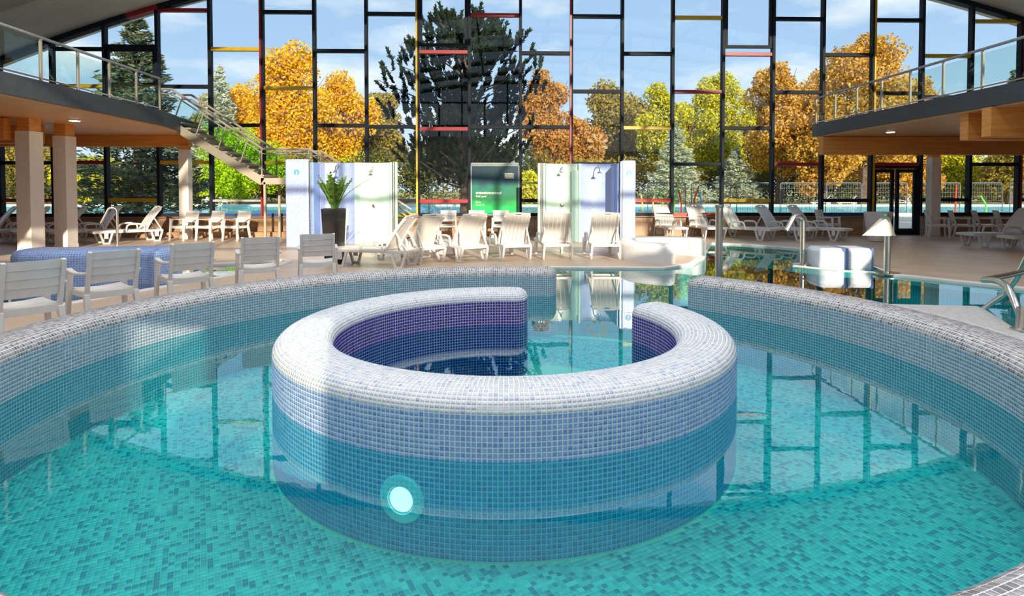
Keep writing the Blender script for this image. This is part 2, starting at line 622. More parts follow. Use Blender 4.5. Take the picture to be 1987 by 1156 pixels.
# side walls, and an added rear wall behind the camera shaped to steer sunlight
wl_ = MB().box((-19.2, REAR / 2, 2.5), (0.3, -REAR, 5.2)).build('wall_left', M['white']); tag(wl_, 'plain pale side wall under the gallery', 'wall', kind='structure')
wl_.location = bw(0, 0); wl_.rotation_euler.z = YAW
wr_ = MB().box((21.2, REAR / 2, 2.9), (0.3, -REAR, 6.0)).build('wall_right', M['white']); tag(wr_, 'plain pale side wall beyond the gallery', 'wall', kind='structure')
wr_.location = bw(0, 0); wr_.rotation_euler.z = YAW
rear = thing('wall_sun_block', 'added unseen rear wall that blocks sun, with a glazed upper part', 'wall', bw(0, 0), YAW, kind='structure')
MB().box((1, REAR, 1.1), (40, 0.3, 2.2)).build('sun_block_base', M['white'], rear)
for ua, ub in ((-19, -1.6), (-1.0, -0.3), (0.47, 21)):  # gaps added to throw sun patches onto the ring and basin wall
    MB().box(((ua + ub) / 2, REAR, 2.9), (ub - ua, 0.3, 1.4)).build('sun_block_band', M['white'], rear)
M['dimming'] = glass_mat('sun_dimming_glass', (0.80, 0.79, 0.76))  # tinted panes added to soften those sun patches
for ua, ub in ((-1.6, -1.0), (-0.3, 0.47)):
    MB().box(((ua + ub) / 2, REAR, 2.9), (ub - ua, 0.012, 1.4)).build('pane', M['dimming'], rear)
MB().box((1, REAR, 4.0), (40, 0.3, 0.8)).build('sun_block_head', M['white'], rear)
MB().box((-3.9, REAR, 4.95), (22.2, 0.3, 1.1)).build('sun_block_head', M['white'], rear)  # extra height added to keep the near chairs and loungers shaded
for k in range(-5, 18):
    u = U0 + k * BAY
    if zr(u) > 5.2:
        MB().box((u, REAR, (4.4 + zr(u)) / 2), (0.12, 0.2, zr(u) - 4.4)).build('mullion', M['dark'], rear)
for z in (6.3, 8.0):
    du = math.sqrt((9.6 - z) / 0.0104)
    MB().box((2.5, REAR, z), (2 * du, 0.15, 0.12)).build('transom', M['dark'], rear)

# ------------------------------------------------------------------ ring geometry of the whirlpool
RC = Vector((-0.06, 5.36, 0)); R_IN, R_OUT, RA0, RA1 = 1.50, 1.97, R(82), R(33) + 2 * PI
BC = Vector((-0.10, 5.02, 0)); B_IN, B_OUT, BA0, BA1 = 3.74, 4.22, R(79), R(50) + 2 * PI
CREST = 0.40
FLOOR_Z = -0.60

# ------------------------------------------------------------------ deck
M['deck'], nt, b = new_mat('deck_tile')
n, l = nt.nodes, nt.links
tc = n.new('ShaderNodeTexCoord'); br = n.new('ShaderNodeTexBrick'); ns = n.new('ShaderNodeTexNoise')
br.offset = 0.5
br.inputs['Scale'].default_value = 1.0; br.inputs['Brick Width'].default_value = 0.6; br.inputs['Row Height'].default_value = 0.3
br.inputs['Mortar Size'].default_value = 0.006
br.inputs['Color1'].default_value = (0.58, 0.43, 0.31, 1); br.inputs['Color2'].default_value = (0.54, 0.40, 0.28, 1); br.inputs['Mortar'].default_value = (0.46, 0.35, 0.26, 1)
ns.inputs['Scale'].default_value = 1.2; ns.inputs['Detail'].default_value = 6
mx = n.new('ShaderNodeMixRGB'); mx.blend_type = 'OVERLAY'; mx.inputs['Fac'].default_value = 0.25
l.new(tc.outputs['Object'], br.inputs['Vector']); l.new(tc.outputs['Object'], ns.inputs['Vector'])
l.new(br.outputs['Color'], mx.inputs['Color1']); l.new(ns.outputs['Fac'], mx.inputs['Color2'])
l.new(mx.outputs[0], b.inputs['Base Color'])
b.inputs['Roughness'].default_value = 0.42

DECK = 0.03
def P2(px, py): p = gp(px, py, DECK); return (p.x, p.y)

pool_far = [P2(1286, 519), P2(1340, 512), P2(1364, 497), P2(1382, 471), P2(1440, 473.5), P2(1505, 478), P2(1615, 487)]
pool_right = [P2(1722, 526), P2(1740, 532.5), P2(1856, 545), P2(1946, 554), P2(2060, 567), P2(2300, 600)]
kids = [P2(-260, 524), P2(0, 519), P2(200, 517), P2(330, 514), P2(440, 511), P2(547, 503.5), P2(562, 507), P2(520, 520), P2(450, 534), P2(317, 557), P2(157, 585), P2(0, 612), P2(-260, 655)]
arc = [(BC.x + 4.10 * math.cos(a), BC.y + 4.10 * math.sin(a)) for a in np.linspace(R(82), R(270), 60)]
deck_outline = [(-21, -6), (BC.x, -6)] + list(reversed(arc)) + [P2(1040, 518)] + pool_far + pool_right
last_r = pool_right[-1]
deck_outline += [(22, last_r[1]), (22, 20.4), (-21, 19.4)]
floor = poly_mesh('floor', [deck_outline, kids], DECK, M['deck'], kind='structure')
tag(floor, 'warm tan tiled pool deck', 'floor')
near_deck = poly_mesh('floor_near', [[(BC.x, -6), (22, -6), (22, 3.0), (5.2, 3.0), (4.8, 2.2)] + [(BC.x + 4.10 * math.cos(a), BC.y + 4.10 * math.sin(a)) for a in np.linspace(R(-34), R(-90), 24)]], DECK, M['deck'], kind='structure')
tag(near_deck, 'tan tiled deck behind the whirlpool', 'floor')


def strip(name, pts, w, h, material, label, cat, closed=False):
    """a low kerb along a polyline"""
    pts = [Vector((p[0], p[1], 0)) for p in pts]
    n_ = len(pts)
    vs, fs = [], []
    for i, p in enumerate(pts):
        a = pts[(i - 1) % n_] if (closed or i > 0) else p
        c = pts[(i + 1) % n_] if (closed or i < n_ - 1) else p
        d = (c - a).normalized()
        s = Vector((-d.y, d.x, 0)) * w / 2
        for q, z in ((p - s, -0.12), (p + s, -0.12), (p + s, h), (p - s, h)):
            vs.append((q.x, q.y, z))
    m_ = n_ if closed else n_ - 1
    for i in range(m_):
        a, b_ = 4 * i, 4 * ((i + 1) % n_)
        for q in range(4):
            q2 = (q + 1) % 4
            fs.append((a + q, a + q2, b_ + q2, b_ + q))
    o = MB().add(vs, fs).build(name, material, smooth=False, bevel=0.008)
    return tag(o, label, cat, kind='structure')


strip('trim_1', [P2(1040, 518)] + pool_far[:3], 0.14, DECK + .012, M['coping'], 'white coping at the deck edge below the loungers', 'coping')
strip('trim_2', pool_far[3:], 0.13, DECK + .012, M['coping'], 'white coping along the far end of the shallow water', 'coping')
strip('trim_3', pool_right, 0.20, DECK + .012, M['coping'], 'white coping along the brown deck', 'coping')
strip('trim_4', kids, 0.16, DECK + .015, M['coping'], 'white coping around the paddling pool', 'coping', closed=True)
strip('trim_5', [P2(1542, 513), P2(1580, 517), P2(1625, 522), P2(1722, 527)], 0.16, 0.012, M['coping'], 'white submerged edge beside the tiled stool', 'coping')

# ------------------------------------------------------------------ water
def water_mat(name, tint, ior=1.33, ripple=0.02, scale=3.0, cap=1.0):
    m = bpy.data.materials.new(name)
    m.use_nodes = True
    n, l = m.node_tree.nodes, m.node_tree.links
    n.clear()
    out = n.new('ShaderNodeOutputMaterial')
    tr = n.new('ShaderNodeBsdfTransparent'); tr.inputs[0].default_value = tint + (1,)
    gl = n.new('ShaderNodeBsdfGlossy'); gl.inputs['Roughness'].default_value = 0.0
    tc = n.new('ShaderNodeTexCoord'); ns = n.new('ShaderNodeTexNoise')
    ns.inputs['Scale'].default_value = scale; ns.inputs['Detail'].default_value = 3
    bp = n.new('ShaderNodeBump'); bp.inputs['Strength'].default_value = ripple; bp.inputs['Distance'].default_value = 0.05
    l.new(tc.outputs['Object'], ns.inputs['Vector']); l.new(ns.outputs['Fac'], bp.inputs['Height'])
    l.new(bp.outputs[0], gl.inputs['Normal'])
    mx = n.new('ShaderNodeMixShader')
    l.new(schlick(m.node_tree, ((ior - 1) / (ior + 1)) ** 2, bp.outputs[0], cap), mx.inputs[0]); l.new(tr.outputs[0], mx.inputs[1]); l.new(gl.outputs[0], mx.inputs[2])
    l.new(mx.outputs[0], out.inputs[0])
    return m


M['water'] = water_mat('clear_teal_water', (0.23, 0.90, 0.93), ior=2.5, ripple=0.010)
M['water_kids'] = water_mat('clear_shallow_water', (0.80, 0.93, 0.93), ior=2.3)
M['water_ring'] = water_mat('still_blue_water', (0.55, 0.80, 0.95), ior=1.5)
water_outline = [(BC.x, BC.y - 3.95)] + [(BC.x + 3.95 * math.cos(a), BC.y + 3.95 * math.sin(a)) for a in np.linspace(R(270), R(80), 60)] + [P2(1040, 518)] + pool_far + pool_right + [(5.4, 3.0)] + [(BC.x + 3.95 * math.cos(a), BC.y + 3.95 * math.sin(a)) for a in np.linspace(R(-30), R(-88), 24)]
wtr = poly_mesh('water_surface', [water_outline], 0.0, M['water'], kind='structure')
tag(wtr, 'still teal pool water mirroring the windows', 'water')
wk = poly_mesh('water_paddling', [kids], 0.0, M['water_kids'], kind='structure')
tag(wk, 'still water of the paddling pool behind the chairs', 'water')

# pool shell under the water
M['pool_floor'] = mosaic_mat('aqua_pool_mosaic', (0.20, 0.52, 0.52), (0.12, 0.40, 0.43), (0.45, 0.62, 0.56), 0.033, 0.4, uv=False)
M['pool_brown'] = mat('brown_shallow_tile', (0.40, 0.27, 0.18), 0.5, var=0.05)
pf = MB().box((6.0, 7.0, -1.30), (26, 24, 0.05)).build('floor_pool', M['pool_floor']); tag(pf, 'aqua mosaic bottom of the big pool', 'floor', kind='structure')
sh = poly_mesh('floor_shallow', [[P2(1375, 468), P2(1505, 476), P2(1625, 486), P2(1740, 531), P2(1722, 528), P2(1625, 523), P2(1542, 514), P2(1470, 507), P2(1392, 497)]], -0.10, M['pool_brown'], kind='structure')
tag(sh, 'brown tiled shallow ledge under thin water', 'floor')
kf = poly_mesh('floor_paddling', [kids], -0.22, M['pool_brown'], kind='structure')
tag(kf, 'brown tiled bottom of the paddling pool', 'floor')
M['pool_wall'] = mosaic_mat('teal_pool_wall', (0.25, 0.58, 0.60), (0.20, 0.50, 0.54), (0.6, 0.75, 0.72), 0.033, 0.4, uv=False)
vs, fs = [], []
loop = [P2(1040, 518)] + pool_far + pool_right
for p in loop: vs += [(p[0], p[1], DECK - .01), (p[0], p[1], -1.32)]
for i in range(len(loop) - 1): fs.append((2 * i, 2 * i + 1, 2 * i + 3, 2 * i + 2))
pw = MB().add(vs, fs).build('wall_pool', M['pool_wall']); tag(pw, 'teal mosaic side of the big pool', 'wall', kind='structure')

# ------------------------------------------------------------------ galleries
def gallery(name, poly, label, z0=3.30, z1=3.72):
    g = thing(name, label, 'gallery', kind='structure')
    MB().prism(poly, z0 + 0.02, z1).build('slab', M['fascia'], g)
    c = Vector((sum(p[0] for p in poly) / len(poly), sum(p[1] for p in poly) / len(poly)))
    inner = [tuple(c + (Vector(p) - c) * 0.985) for p in poly]
    MB().prism(inner, z0 - 0.02, z0 + 0.03).build('soffit', M['soffit'], g)
    return g


LE = [(-8.95, -5.0), (-9.24, 10.7), (-9.5, 16.2), (-10.1, 18.6), (-10.15, 19.3), (-19.2, 19.1), (-19.2, -5.0)]
gl_ = gallery('gallery_floor', LE, 'charcoal edged gallery with oak underside carried by two white columns')
RE = [(10.15, -5.0), (21.2, -5.0), (21.2, 20.1), (9.97, 19.75), (9.95, 19.4), (10.05, 11.6)]
gr_ = gallery('gallery_floor', RE, 'charcoal edged gallery with oak underside above the double door')


def railing(pts, label, spacing, z0=3.72, z1=4.57):
    r = thing('gallery_railing', label, 'railing', (pts[0][0], pts[0][1], z0))
    off = Vector((pts[0][0], pts[0][1], 0))
    P = [Vector((p[0], p[1], 0)) - off for p in pts]
    MB().tube([p + Vector((0, 0, z1 - z0)) for p in P], 0.032, 8).build('top_rail', M['greyframe'], r, smooth=True)
    MB().tube([p + Vector((0, 0, 0.05)) for p in P], 0.018, 6).build('bottom_rail', M['steel'], r)
    for a, b in zip(P, P[1:]):
        L = (b - a).length
        k = max(1, round(L / spacing))
        for i in range(k):
            q0, q1 = a.lerp(b, i / k), a.lerp(b, (i + 1) / k)
            MB().box((q0.x, q0.y, (z1 - z0) / 2), (0.045, 0.045, z1 - z0)).build('post', M['beige_steel'], r)
            d = (q1 - q0).normalized() * 0.05
            MB().bar(q0 + d + Vector((0, 0, .42)), q1 - d + Vector((0, 0, .42)), 0.012, 0.66).build('glass_panel', M['railglass'], r)
    MB().box((P[-1].x, P[-1].y, (z1 - z0) / 2), (0.045, 0.045, z1 - z0)).build('post', M['beige_steel'], r)
    return r


railing([(-9.05, 2.0), (-9.26, 10.7), (-9.53, 16.1)], 'glass balustrade with slim posts along the gallery above the white columns', 1.18)
railing([(10.02, 19.6), (10.07, 11.6), (10.15, 2.0)], 'glass balustrade with slim posts along the gallery above the double door', 1.18)

# beams under the galleries
def beam(p, q, w, h, label):
    o = MB().bar(p, q, w, h).build('glulam_beam', M['wood'], bevel=0.012)
    return tag(o, label, 'beam', kind='structure')

beam((-19, 18.55, 3.10), (-10.2, 18.85, 3.10), 0.24, 0.36, 'sunlit orange timber beam ending on the slim white column')
beam((-19, 14.02, 3.0), (-11.9, 14.02, 3.0), 0.2, 0.5, 'orange timber beam resting behind the broad white column')
beam((-19, 15.30, 3.0), (-12.1, 15.30, 3.0), 0.2, 0.5, 'orange timber beam resting on the second white column')
beam((9.95, 19.15, 2.98), (20.8, 19.42, 2.98), 0.26, 0.58, 'dark orange timber beam above the double door')
beam((10.2, 13.42, 2.99), (20.8, 13.6, 2.99), 0.24, 0.62, 'short ended timber beam behind its twin under the gallery')
beam((9.98, 12.52, 2.99), (20.8, 12.7, 2.99), 0.24, 0.62, 'front timber beam of the pair under the gallery')


def column(x, y, w, d, h, label, cap=0.35):
    c = thing('column', label, 'column', (x, y, DECK), YAW, kind='structure')
    MB().box((0, 0, (h - cap) / 2), (w, d, h - cap)).build('shaft', M['white'], c, bevel=0.012)
    MB().box((0, 0, h - cap / 2), (w * .86, d * .86, cap)).build('timber_head', M['wood'], c, bevel=0.008)
    MB().box((0, 0, 0.05), (w * 1.03, d * 1.03, 0.10)).build('foot', M['white'], c)

column(-11.62, 14.3, 0.34, 0.44, 3.26, 'broad white column with timber head beside the loungers', 0.32)
column(-11.75, 15.6, 0.34, 0.40, 3.26, 'second white column with timber head beside the loungers', 0.32)
column(-10.32, 18.75, 0.30, 0.26, 2.92, 'slim white column behind the row of three chairs', 0.12)
column(14.0, 19.7, 0.32, 0.28, 2.70, 'slim white column beside the double door', 0.10)

# downlights in the oak soffits
for (x, y, lab) in ((at(145, 238, 14.6).x, 14.6, 'small round downlight in the oak soffit near the columns'), (at(1728, 260, 17.5).x, 17.5, 'small round downlight in the oak soffit above the door')):
    d = thing('downlight', lab, 'lamp', (x, y, 3.28))
    MB().lathe([(0.13, 0.0), (0.15, -0.004), (0.15, -0.02), (0.11, -0.028)], 20).build('bezel', M['white'], d, smooth=True)
    MB().lathe([(0.105, -0.020), (0.105, -0.034)], 20).build('lens', M['lamp'], d)

# added fill lamps: unseen can downlights hung from the roof bars above the whirlpool
M['fill_lens'] = emit_mat('warm_fill_lens', (1.0, 0.90, 0.78), 4.0)
k_ = 0
for y, row in ((-1.5, 'rearmost row'), (4.5, 'middle row'), (10.5, 'row nearest the ceiling')):
    for x, nm in ((-6.2, 'outer left lamp'), (-2.1, 'inner left lamp'), (2.1, 'inner right lamp'), (6.2, 'outer right lamp')):
        g_ = thing('fill_downlight', 'added unseen can fill light under the glass roof, %s of the %s' % (nm, row), 'lamp', (x, y, zr(x) - 0.75), 0, 'added can fill lights under the glass roof')
        MB().lathe([(0.05, 0.34), (0.17, 0.30), (0.20, 0.10), (0.20, -0.28), (0.185, -0.28), (0.18, 0.02), (0.02, 0.03)], 24).build('can', M['dark'], g_, smooth=True)
        MB().lathe([(0.175, 0.0), (0.16, -0.015), (0.02, -0.02)], 24).build('lens', M['fill_lens'], g_, smooth=True)
        MB().tube([(0, 0, 0.32), (0, 0, zr(x) - g_.location.z - .01)], 0.015, 8).build('rod', M['dark'], g_)
        ld = bpy.data.lights.new('can_fill_light', 'SPOT')
        ld.energy = 250.0; ld.color = (1.0, 0.90, 0.78); ld.shadow_soft_size = 0.16
        ld.spot_size = R(118); ld.spot_blend = 0.7
        lo = bpy.data.objects.new('can_fill_light', ld)
        link(lo, g_)
        lo.location = (0, 0, -0.30)

# ================================================================== THE WHIRLPOOL
PITCH_T = 0.0315


def band_outline(r_in, r_out, a0, a1, rc):
    """closed plan outline (counter-clockwise outside) of an arc band with rounded ends, centred on the origin"""
    pts = []
    def pol(r, a): return (r * math.cos(a), r * math.sin(a))
    do, di = rc / (r_out - rc), rc / (r_in + rc)
    for a in np.linspace(a0 + do, a1 - do, 900): pts.append(pol(r_out, a))
    def corner(cr, ca, s0, s1):
        c = pol(cr, ca)
        for s in np.linspace(s0, s1, 14)[1:-1]:
            pts.append((c[0] + rc * math.cos(ca + s), c[1] + rc * math.sin(ca + s)))
    corner(r_out - rc, a1 - do, 0, PI / 2)
    corner(r_in + rc, a1 - di, PI / 2, PI)
    for a in np.linspace(a1 - di, a0 + di, 900): pts.append(pol(r_in, a))
    corner(r_in + rc, a0 + di, PI, 3 * PI / 2)
    corner(r_out - rc, a0 + do, 3 * PI / 2, 2 * PI)
    return np.array(pts)


def resample(P, pitch):
    Q = np.vstack([P, P[:1]])
    d = np.hypot(*np.diff(Q, axis=0).T)
    s = np.concatenate([[0], np.cumsum(d)])
    n = int(round(s[-1] / pitch))
    t = np.linspace(0, s[-1], n, endpoint=False)
    X = np.stack([np.interp(t, s, Q[:, 0]), np.interp(t, s, Q[:, 1])], 1)
    T = np.roll(X, -1, 0) - np.roll(X, 1, 0)
    T /= np.linalg.norm(T, axis=1)[:, None]
    N = np.stack([T[:, 1], -T[:, 0]], 1)
    return X, N, s[-1]


def profile(z0, z_side, crest, b):
    """rows of (inset, height) up the side and over the rounding"""
    k = max(1, int(round((z_side - z0) / PITCH_T)))
    rows = [(0.0, z) for z in np.linspace(z0, z_side, k + 1)]
    m = max(3, int(round(math.hypot(b, crest - z_side) * 1.15 / PITCH_T)))
    for t in np.linspace(0, PI / 2, m + 1)[1:]:
        rows.append((b * (1 - math.cos(t)), z_side + (crest - z_side) * math.sin(t)))
    return rows, k


def mesh_np(name, V, Fq, mats, midx, tint, parent, kind=None):
    me = bpy.data.meshes.new(name)
    nv, nf = len(V), len(Fq)
    me.vertices.add(nv); me.vertices.foreach_set('co', V.astype(np.float32).ravel())
    me.loops.add(nf * 4); me.loops.foreach_set('vertex_index', Fq.astype(np.int32).ravel())
    me.polygons.add(nf); me.polygons.foreach_set('loop_start', np.arange(0, nf * 4, 4, dtype=np.int32))
    for m_ in mats: me.materials.append(m_)
    me.polygons.foreach_set('material_index', midx.astype(np.int32))
    me.update(calc_edges=True)
    a = me.attributes.new('tint', 'FLOAT', 'FACE')
    a.data.foreach_set('value', tint.astype(np.float32))
    o = bpy.data.objects.new(name, me)
    link(o, parent)
    if kind: o['kind'] = kind
    return o


def tiles_from(cells, inset, lift):
    """cells (M,4,3) -> verts (M*8), quads (M*5): bevel-sided plates standing proud of the grout"""
    Mn = len(cells)
    c = cells.mean(1, keepdims=True)
    nrm = np.cross(cells[:, 2] - cells[:, 0], cells[:, 3] - cells[:, 1])
    nrm /= np.linalg.norm(nrm, axis=1)[:, None] + 1e-12
    lo = c + (cells - c) * (1 - inset * 1.6) - nrm[:, None] * 0.0006
    hi = c + (cells - c) * (1 - inset * 2.2) + nrm[:, None] * lift
    V = np.concatenate([lo, hi], 1).reshape(-1, 3)
    base = (np.arange(Mn) * 8)[:, None]
    q = np.array([[4, 5, 6, 7], [0, 1, 5, 4], [1, 2, 6, 5], [2, 3, 7, 6], [3, 0, 4, 7]])
    Fq = (base[:, :, None] + q[None]).reshape(-1, 4)
    return V, Fq, nrm


def px_size(cells, nrm, origin):
    """how large each cell shows from the camera; 0 outside the frame or facing away"""
    c = cells.mean(1) + np.array(origin)
    v = np.array([0, 0, CAM_H]) - c
    d = np.linalg.norm(v, axis=1)
    cosv = (nrm * v).sum(1) / d
    A = np.linalg.norm(np.cross(cells[:, 2] - cells[:, 0], cells[:, 3] - cells[:, 1]), axis=1) / 2
    x = F_PX * c[:, 0] / np.maximum(c[:, 1], .01)
    y = HORIZON + F_PX * (CAM_H - c[:, 2]) / np.maximum(c[:, 1], .01)
    ok = (c[:, 1] > 0.3) & (np.abs(x) < 985) & (y > 0) & (y < 1160) & (cosv > 0.12)
    return np.where(ok, A * cosv / d ** 2, 0)


def lay(root, cells, zone, mats, mats_obj, seed, inset=0.10, lift=0.0016, most=300):
    """the pieces that show largest become single parts, the rest one mesh"""
    rng = np.random.default_rng(seed)
    V, Fq, nrm = tiles_from(cells, inset, lift)
    size = px_size(cells, nrm, root.location)
    pick = np.argsort(-size)[:most]
    pick = pick[size[pick] > 0]
    keep = np.ones(len(cells), bool); keep[pick] = False
    cl = cells[keep]
    V, Fq, _ = tiles_from(cl, inset, lift)
    tint = np.repeat(rng.random(len(cl)), 5)
    mesh_np('mosaic', V, Fq, mats, np.repeat(zone[keep], 5), tint, root, 'stuff')
    protos = {}
    for i in pick:
        q = cells[i]; c = q.mean(0)
        ex = (q[1] + q[2] - q[0] - q[3]) / 2
        ey = (q[3] + q[2] - q[0] - q[1]) / 2
        ez = nrm[i]
        ezv = Vector(ez)
        exv = Vector(ex); eyv = ezv.cross(exv.normalized()) * Vector(ey).length
        z = int(zone[i])
        if z not in protos:
            s = 0.5 * (1 - inset * 2.2); s2 = 0.5 * (1 - inset * 1.6)
            m_ = MB().add([(-s2, -s2, -0.0006), (s2, -s2, -0.0006), (s2, s2, -0.0006), (-s2, s2, -0.0006), (-s, -s, lift), (s, -s, lift), (s, s, lift), (-s, s, lift)],
                          [(4, 5, 6, 7), (0, 1, 5, 4), (1, 2, 6, 5), (2, 3, 7, 6), (3, 0, 4, 7), (0, 3, 2, 1)])
            o = m_.build('tile', mats_obj[z], root)
            protos[z] = o.data
        else:
            o = bpy.data.objects.new('tile', protos[z]); link(o, root)
        Mt = Matrix((exv, eyv, ezv)).transposed().to_4x4()
        Mt.translation = Vector(c)
        o.matrix_local = Mt
    return root


def band_cells(X, N, rows):
    n = len(X)
    G = np.zeros((len(rows), n, 3))
    for i, (d, z) in enumerate(rows):
        G[i, :, :2] = X - N * d
        G[i, :, 2] = z
    A = G[:-1]; B = G[1:]
    A2, B2 = np.roll(A, -1, 1), np.roll(B, -1, 1)
    return G, np.stack([A, A2, B2, B], 2)           # (rows, cols, 4, 3)


def top_cells(r_in, r_out, a0, a1, b, z, bulge, pitch=PITCH_T):
    k = max(1, int(round((r_out - r_in - 2 * b) / pitch)))
    rr = np.linspace(r_in + b, r_out - b, k + 1)
    e = b / ((r_in + r_out) / 2)
    n = int(round((a1 - a0) * (r_in + r_out) / 2 / pitch))
    aa = np.linspace(a0 + e, a1 - e, n + 1)
    s = np.linspace(-1, 1, k + 1)
    G = np.zeros((k + 1, n + 1, 3))
    G[:, :, 0] = rr[:, None] * np.cos(aa)[None]
    G[:, :, 1] = rr[:, None] * np.sin(aa)[None]
    G[:, :, 2] = (z + bulge * (1 - s ** 2))[:, None]
    cells = np.stack([G[:-1, :-1], G[1:, :-1], G[1:, 1:], G[:-1, 1:]], 2)
    return G, cells.reshape(-1, 4, 3)


def grid_faces(m, n, wrap):
    fs = []
    for i in range(m - 1):
        for j in range(n if wrap else n - 1):
            j2 = (j + 1) % n
            fs.append((i * n + j, i * n + j2, (i + 1) * n + j2, (i + 1) * n + j))
    return fs


def body(name, G, Gt, material, parent):
    mb = MB()
    mb.add(G.reshape(-1, 3).tolist(), grid_faces(G.shape[0], G.shape[1], True))
    if Gt is not None:
        mb.add(Gt.reshape(-1, 3).tolist(), [tuple(reversed(f)) for f in grid_faces(Gt.shape[0], Gt.shape[1], False)])
    return mb.build(name, material, parent, smooth=True)


blue = [(0.18, 0.31, 0.62), (0.22, 0.36, 0.67), (0.27, 0.42, 0.73), (0.32, 0.46, 0.76), (0.24, 0.38, 0.69)]
pale = [(0.68, 0.70, 0.73), (0.54, 0.60, 0.69), (0.74, 0.75, 0.76), (0.40, 0.49, 0.63), (0.70, 0.72, 0.74), (0.60, 0.64, 0.70)]
indigo = [(0.030, 0.012, 0.26), (0.045, 0.018, 0.34), (0.028, 0.014, 0.20), (0.06, 0.035, 0.38)]
slate = [(0.19, 0.28, 0.39), (0.25, 0.34, 0.46), (0.32, 0.40, 0.50), (0.22, 0.31, 0.43)]
taupe = [(0.20, 0.18, 0.18), (0.34, 0.32, 0.31), (0.46, 0.44, 0.43), (0.27, 0.25, 0.26), (0.16, 0.14, 0.15), (0.40, 0.39, 0.42)]
aqua = [(0.50, 0.82, 0.76), (0.36, 0.72, 0.70), (0.58, 0.88, 0.80), (0.22, 0.58, 0.63), (0.44, 0.80, 0.75), (0.10, 0.38, 0.48)]
T = {k: (tile_mat(k + '_tile', v), tile_mat(k + '_tile_single', v, attr=False)) for k, v in dict(blue=blue, pale=pale, indigo=indigo, slate=slate, taupe=taupe, aqua=aqua).items()}


def ring_wall(root, C, r_in, r_out, a0, a1, z_side, crest, b, names, seed, z_out=FLOOR_Z, squash=1.0):
    X, N, L = resample(band_outline(r_in, r_out, a0, a1, b + 0.02), PITCH_T)
    rows, k_side = profile(FLOOR_Z - 0.02, z_side, crest, b)
    G, cells = band_cells(X, N, rows)
    Gt, tc_ = top_cells(r_in, r_out, a0, a1, b, crest, 0.010)
    rad = np.hypot(X[:, 0], X[:, 1])
    outer = rad > (r_in + r_out) / 2
    zone = np.zeros(cells.shape[:2], int)
    zone[:k_side, :] = np.where(outer, 0, 1)[None]
    zone[k_side:, :] = 2
    zmid = cells[:, :, :, 2].mean(2)
    okm = ~((outer[None] & np.ones_like(zmid, bool)) & (zmid < z_out))
    allc = np.concatenate([cells[okm], tc_])
    for A in (G, Gt, allc):                     # the near side of the outer wall runs a little flatter
        A[..., 1] = np.where(A[..., 1] < 0, A[..., 1] * squash, A[..., 1])
    body('grout', G, Gt, M['grout'], root)
    allz = np.concatenate([zone[okm], np.full(len(tc_), 2)])
    lay(root, allc, allz, [T[x][0] for x in names], [T[x][1] for x in names], seed, inset=0.105)


ring = thing('whirlpool_ring', 'round blue mosaic inner ring with indigo inside and pale rounded rim', 'pool wall', RC)
ring_wall(ring, RC, R_IN, R_OUT, RA0, RA1, 0.275, CREST - .01, 0.14, ['blue', 'indigo', 'pale'], 1)
basin = thing('whirlpool_basin', 'large curved grey blue mosaic outer wall around the whirlpool', 'pool wall', BC)
ring_wall(basin, BC, B_IN, B_OUT, BA0, BA1, 0.285, CREST, 0.13, ['slate', 'slate', 'taupe'], 2, z_out=-0.06, squash=0.935)

# mosaic bottom of the whirlpool
spa_floor = thing('floor_whirlpool', 'aqua mosaic bottom of the whirlpool', 'floor', (BC.x, BC.y, 0), 0, kind='structure')
disc = [(BC.x + 3.9 * math.cos(a) - BC.x, 3.9 * math.sin(a)) for a in np.linspace(0, 2 * PI, 96, endpoint=False)]
M['floor_grout'] = mat('pale_green_grout', (0.74, 0.80, 0.62), 0.7, var=0.03, scale=30)
poly_mesh('grout', [disc], FLOOR_Z, M['floor_grout'], spa_floor)
g = np.arange(-3.95, 3.95, 0.0335)
gx, gy = np.meshgrid(g, g, indexing='ij')
ca, sa = math.cos(R(28)), math.sin(R(28))
def rot(x, y): return x * ca - y * sa, x * sa + y * ca
h = 0.0335
corners = []
for dx, dy in ((0, 0), (h, 0), (h, h), (0, h)):
    X_, Y_ = rot(gx + dx, gy + dy)
    corners.append(np.stack([X_, Y_, np.full_like(X_, FLOOR_Z)], -1))
cells = np.stack(corners, 2).reshape(-1, 4, 3)
cc = cells.mean(1)
rr = np.hypot(cc[:, 0], cc[:, 1])
rw = np.hypot(cc[:, 0] + BC.x - RC.x, cc[:, 1] + BC.y - RC.y)
sel = (rr < 3.76) & ~((rw > R_IN + .03) & (rw < R_OUT + .018))
cells = cells[sel]
zone = (rw[sel] < R_IN + .1).astype(int)
lay(spa_floor, cells, zone, [T['aqua'][0], T['indigo'][0]], [T['aqua'][1], T['indigo'][1]], 5, inset=0.05, lift=0.0012)

# round lights set into the mosaic under water
def pool_light(C, r, ang, z, label, facing=1):
    p = C + Vector((r * math.cos(ang), r * math.sin(ang), z))
    o = thing('underwater_light', label, 'lamp', p)
    q = Vector((math.cos(ang) * facing, math.sin(ang) * facing, 0.0)).to_track_quat('Z', 'Y')
    o.rotation_euler = q.to_euler()
    MB().lathe([(0.145, -0.01), (0.145, 0.008), (0.135, 0.018), (0.088, 0.020), (0.084, 0.012)], 36).build('bezel', M['steelw'], o, smooth=True)
    MB().lathe([(0.083, 0.006), (0.070, 0.016), (0.04, 0.022)], 30).build('lens', M['pool_lamp'], o, smooth=True)
    for s in (-1, 1):
        MB().lathe([(0.006, 0.014), (0.006, 0.019)], 8, Matrix.Translation((0.11 * s, 0.0, 0))).build('screw', M['dark'], o)
    return o

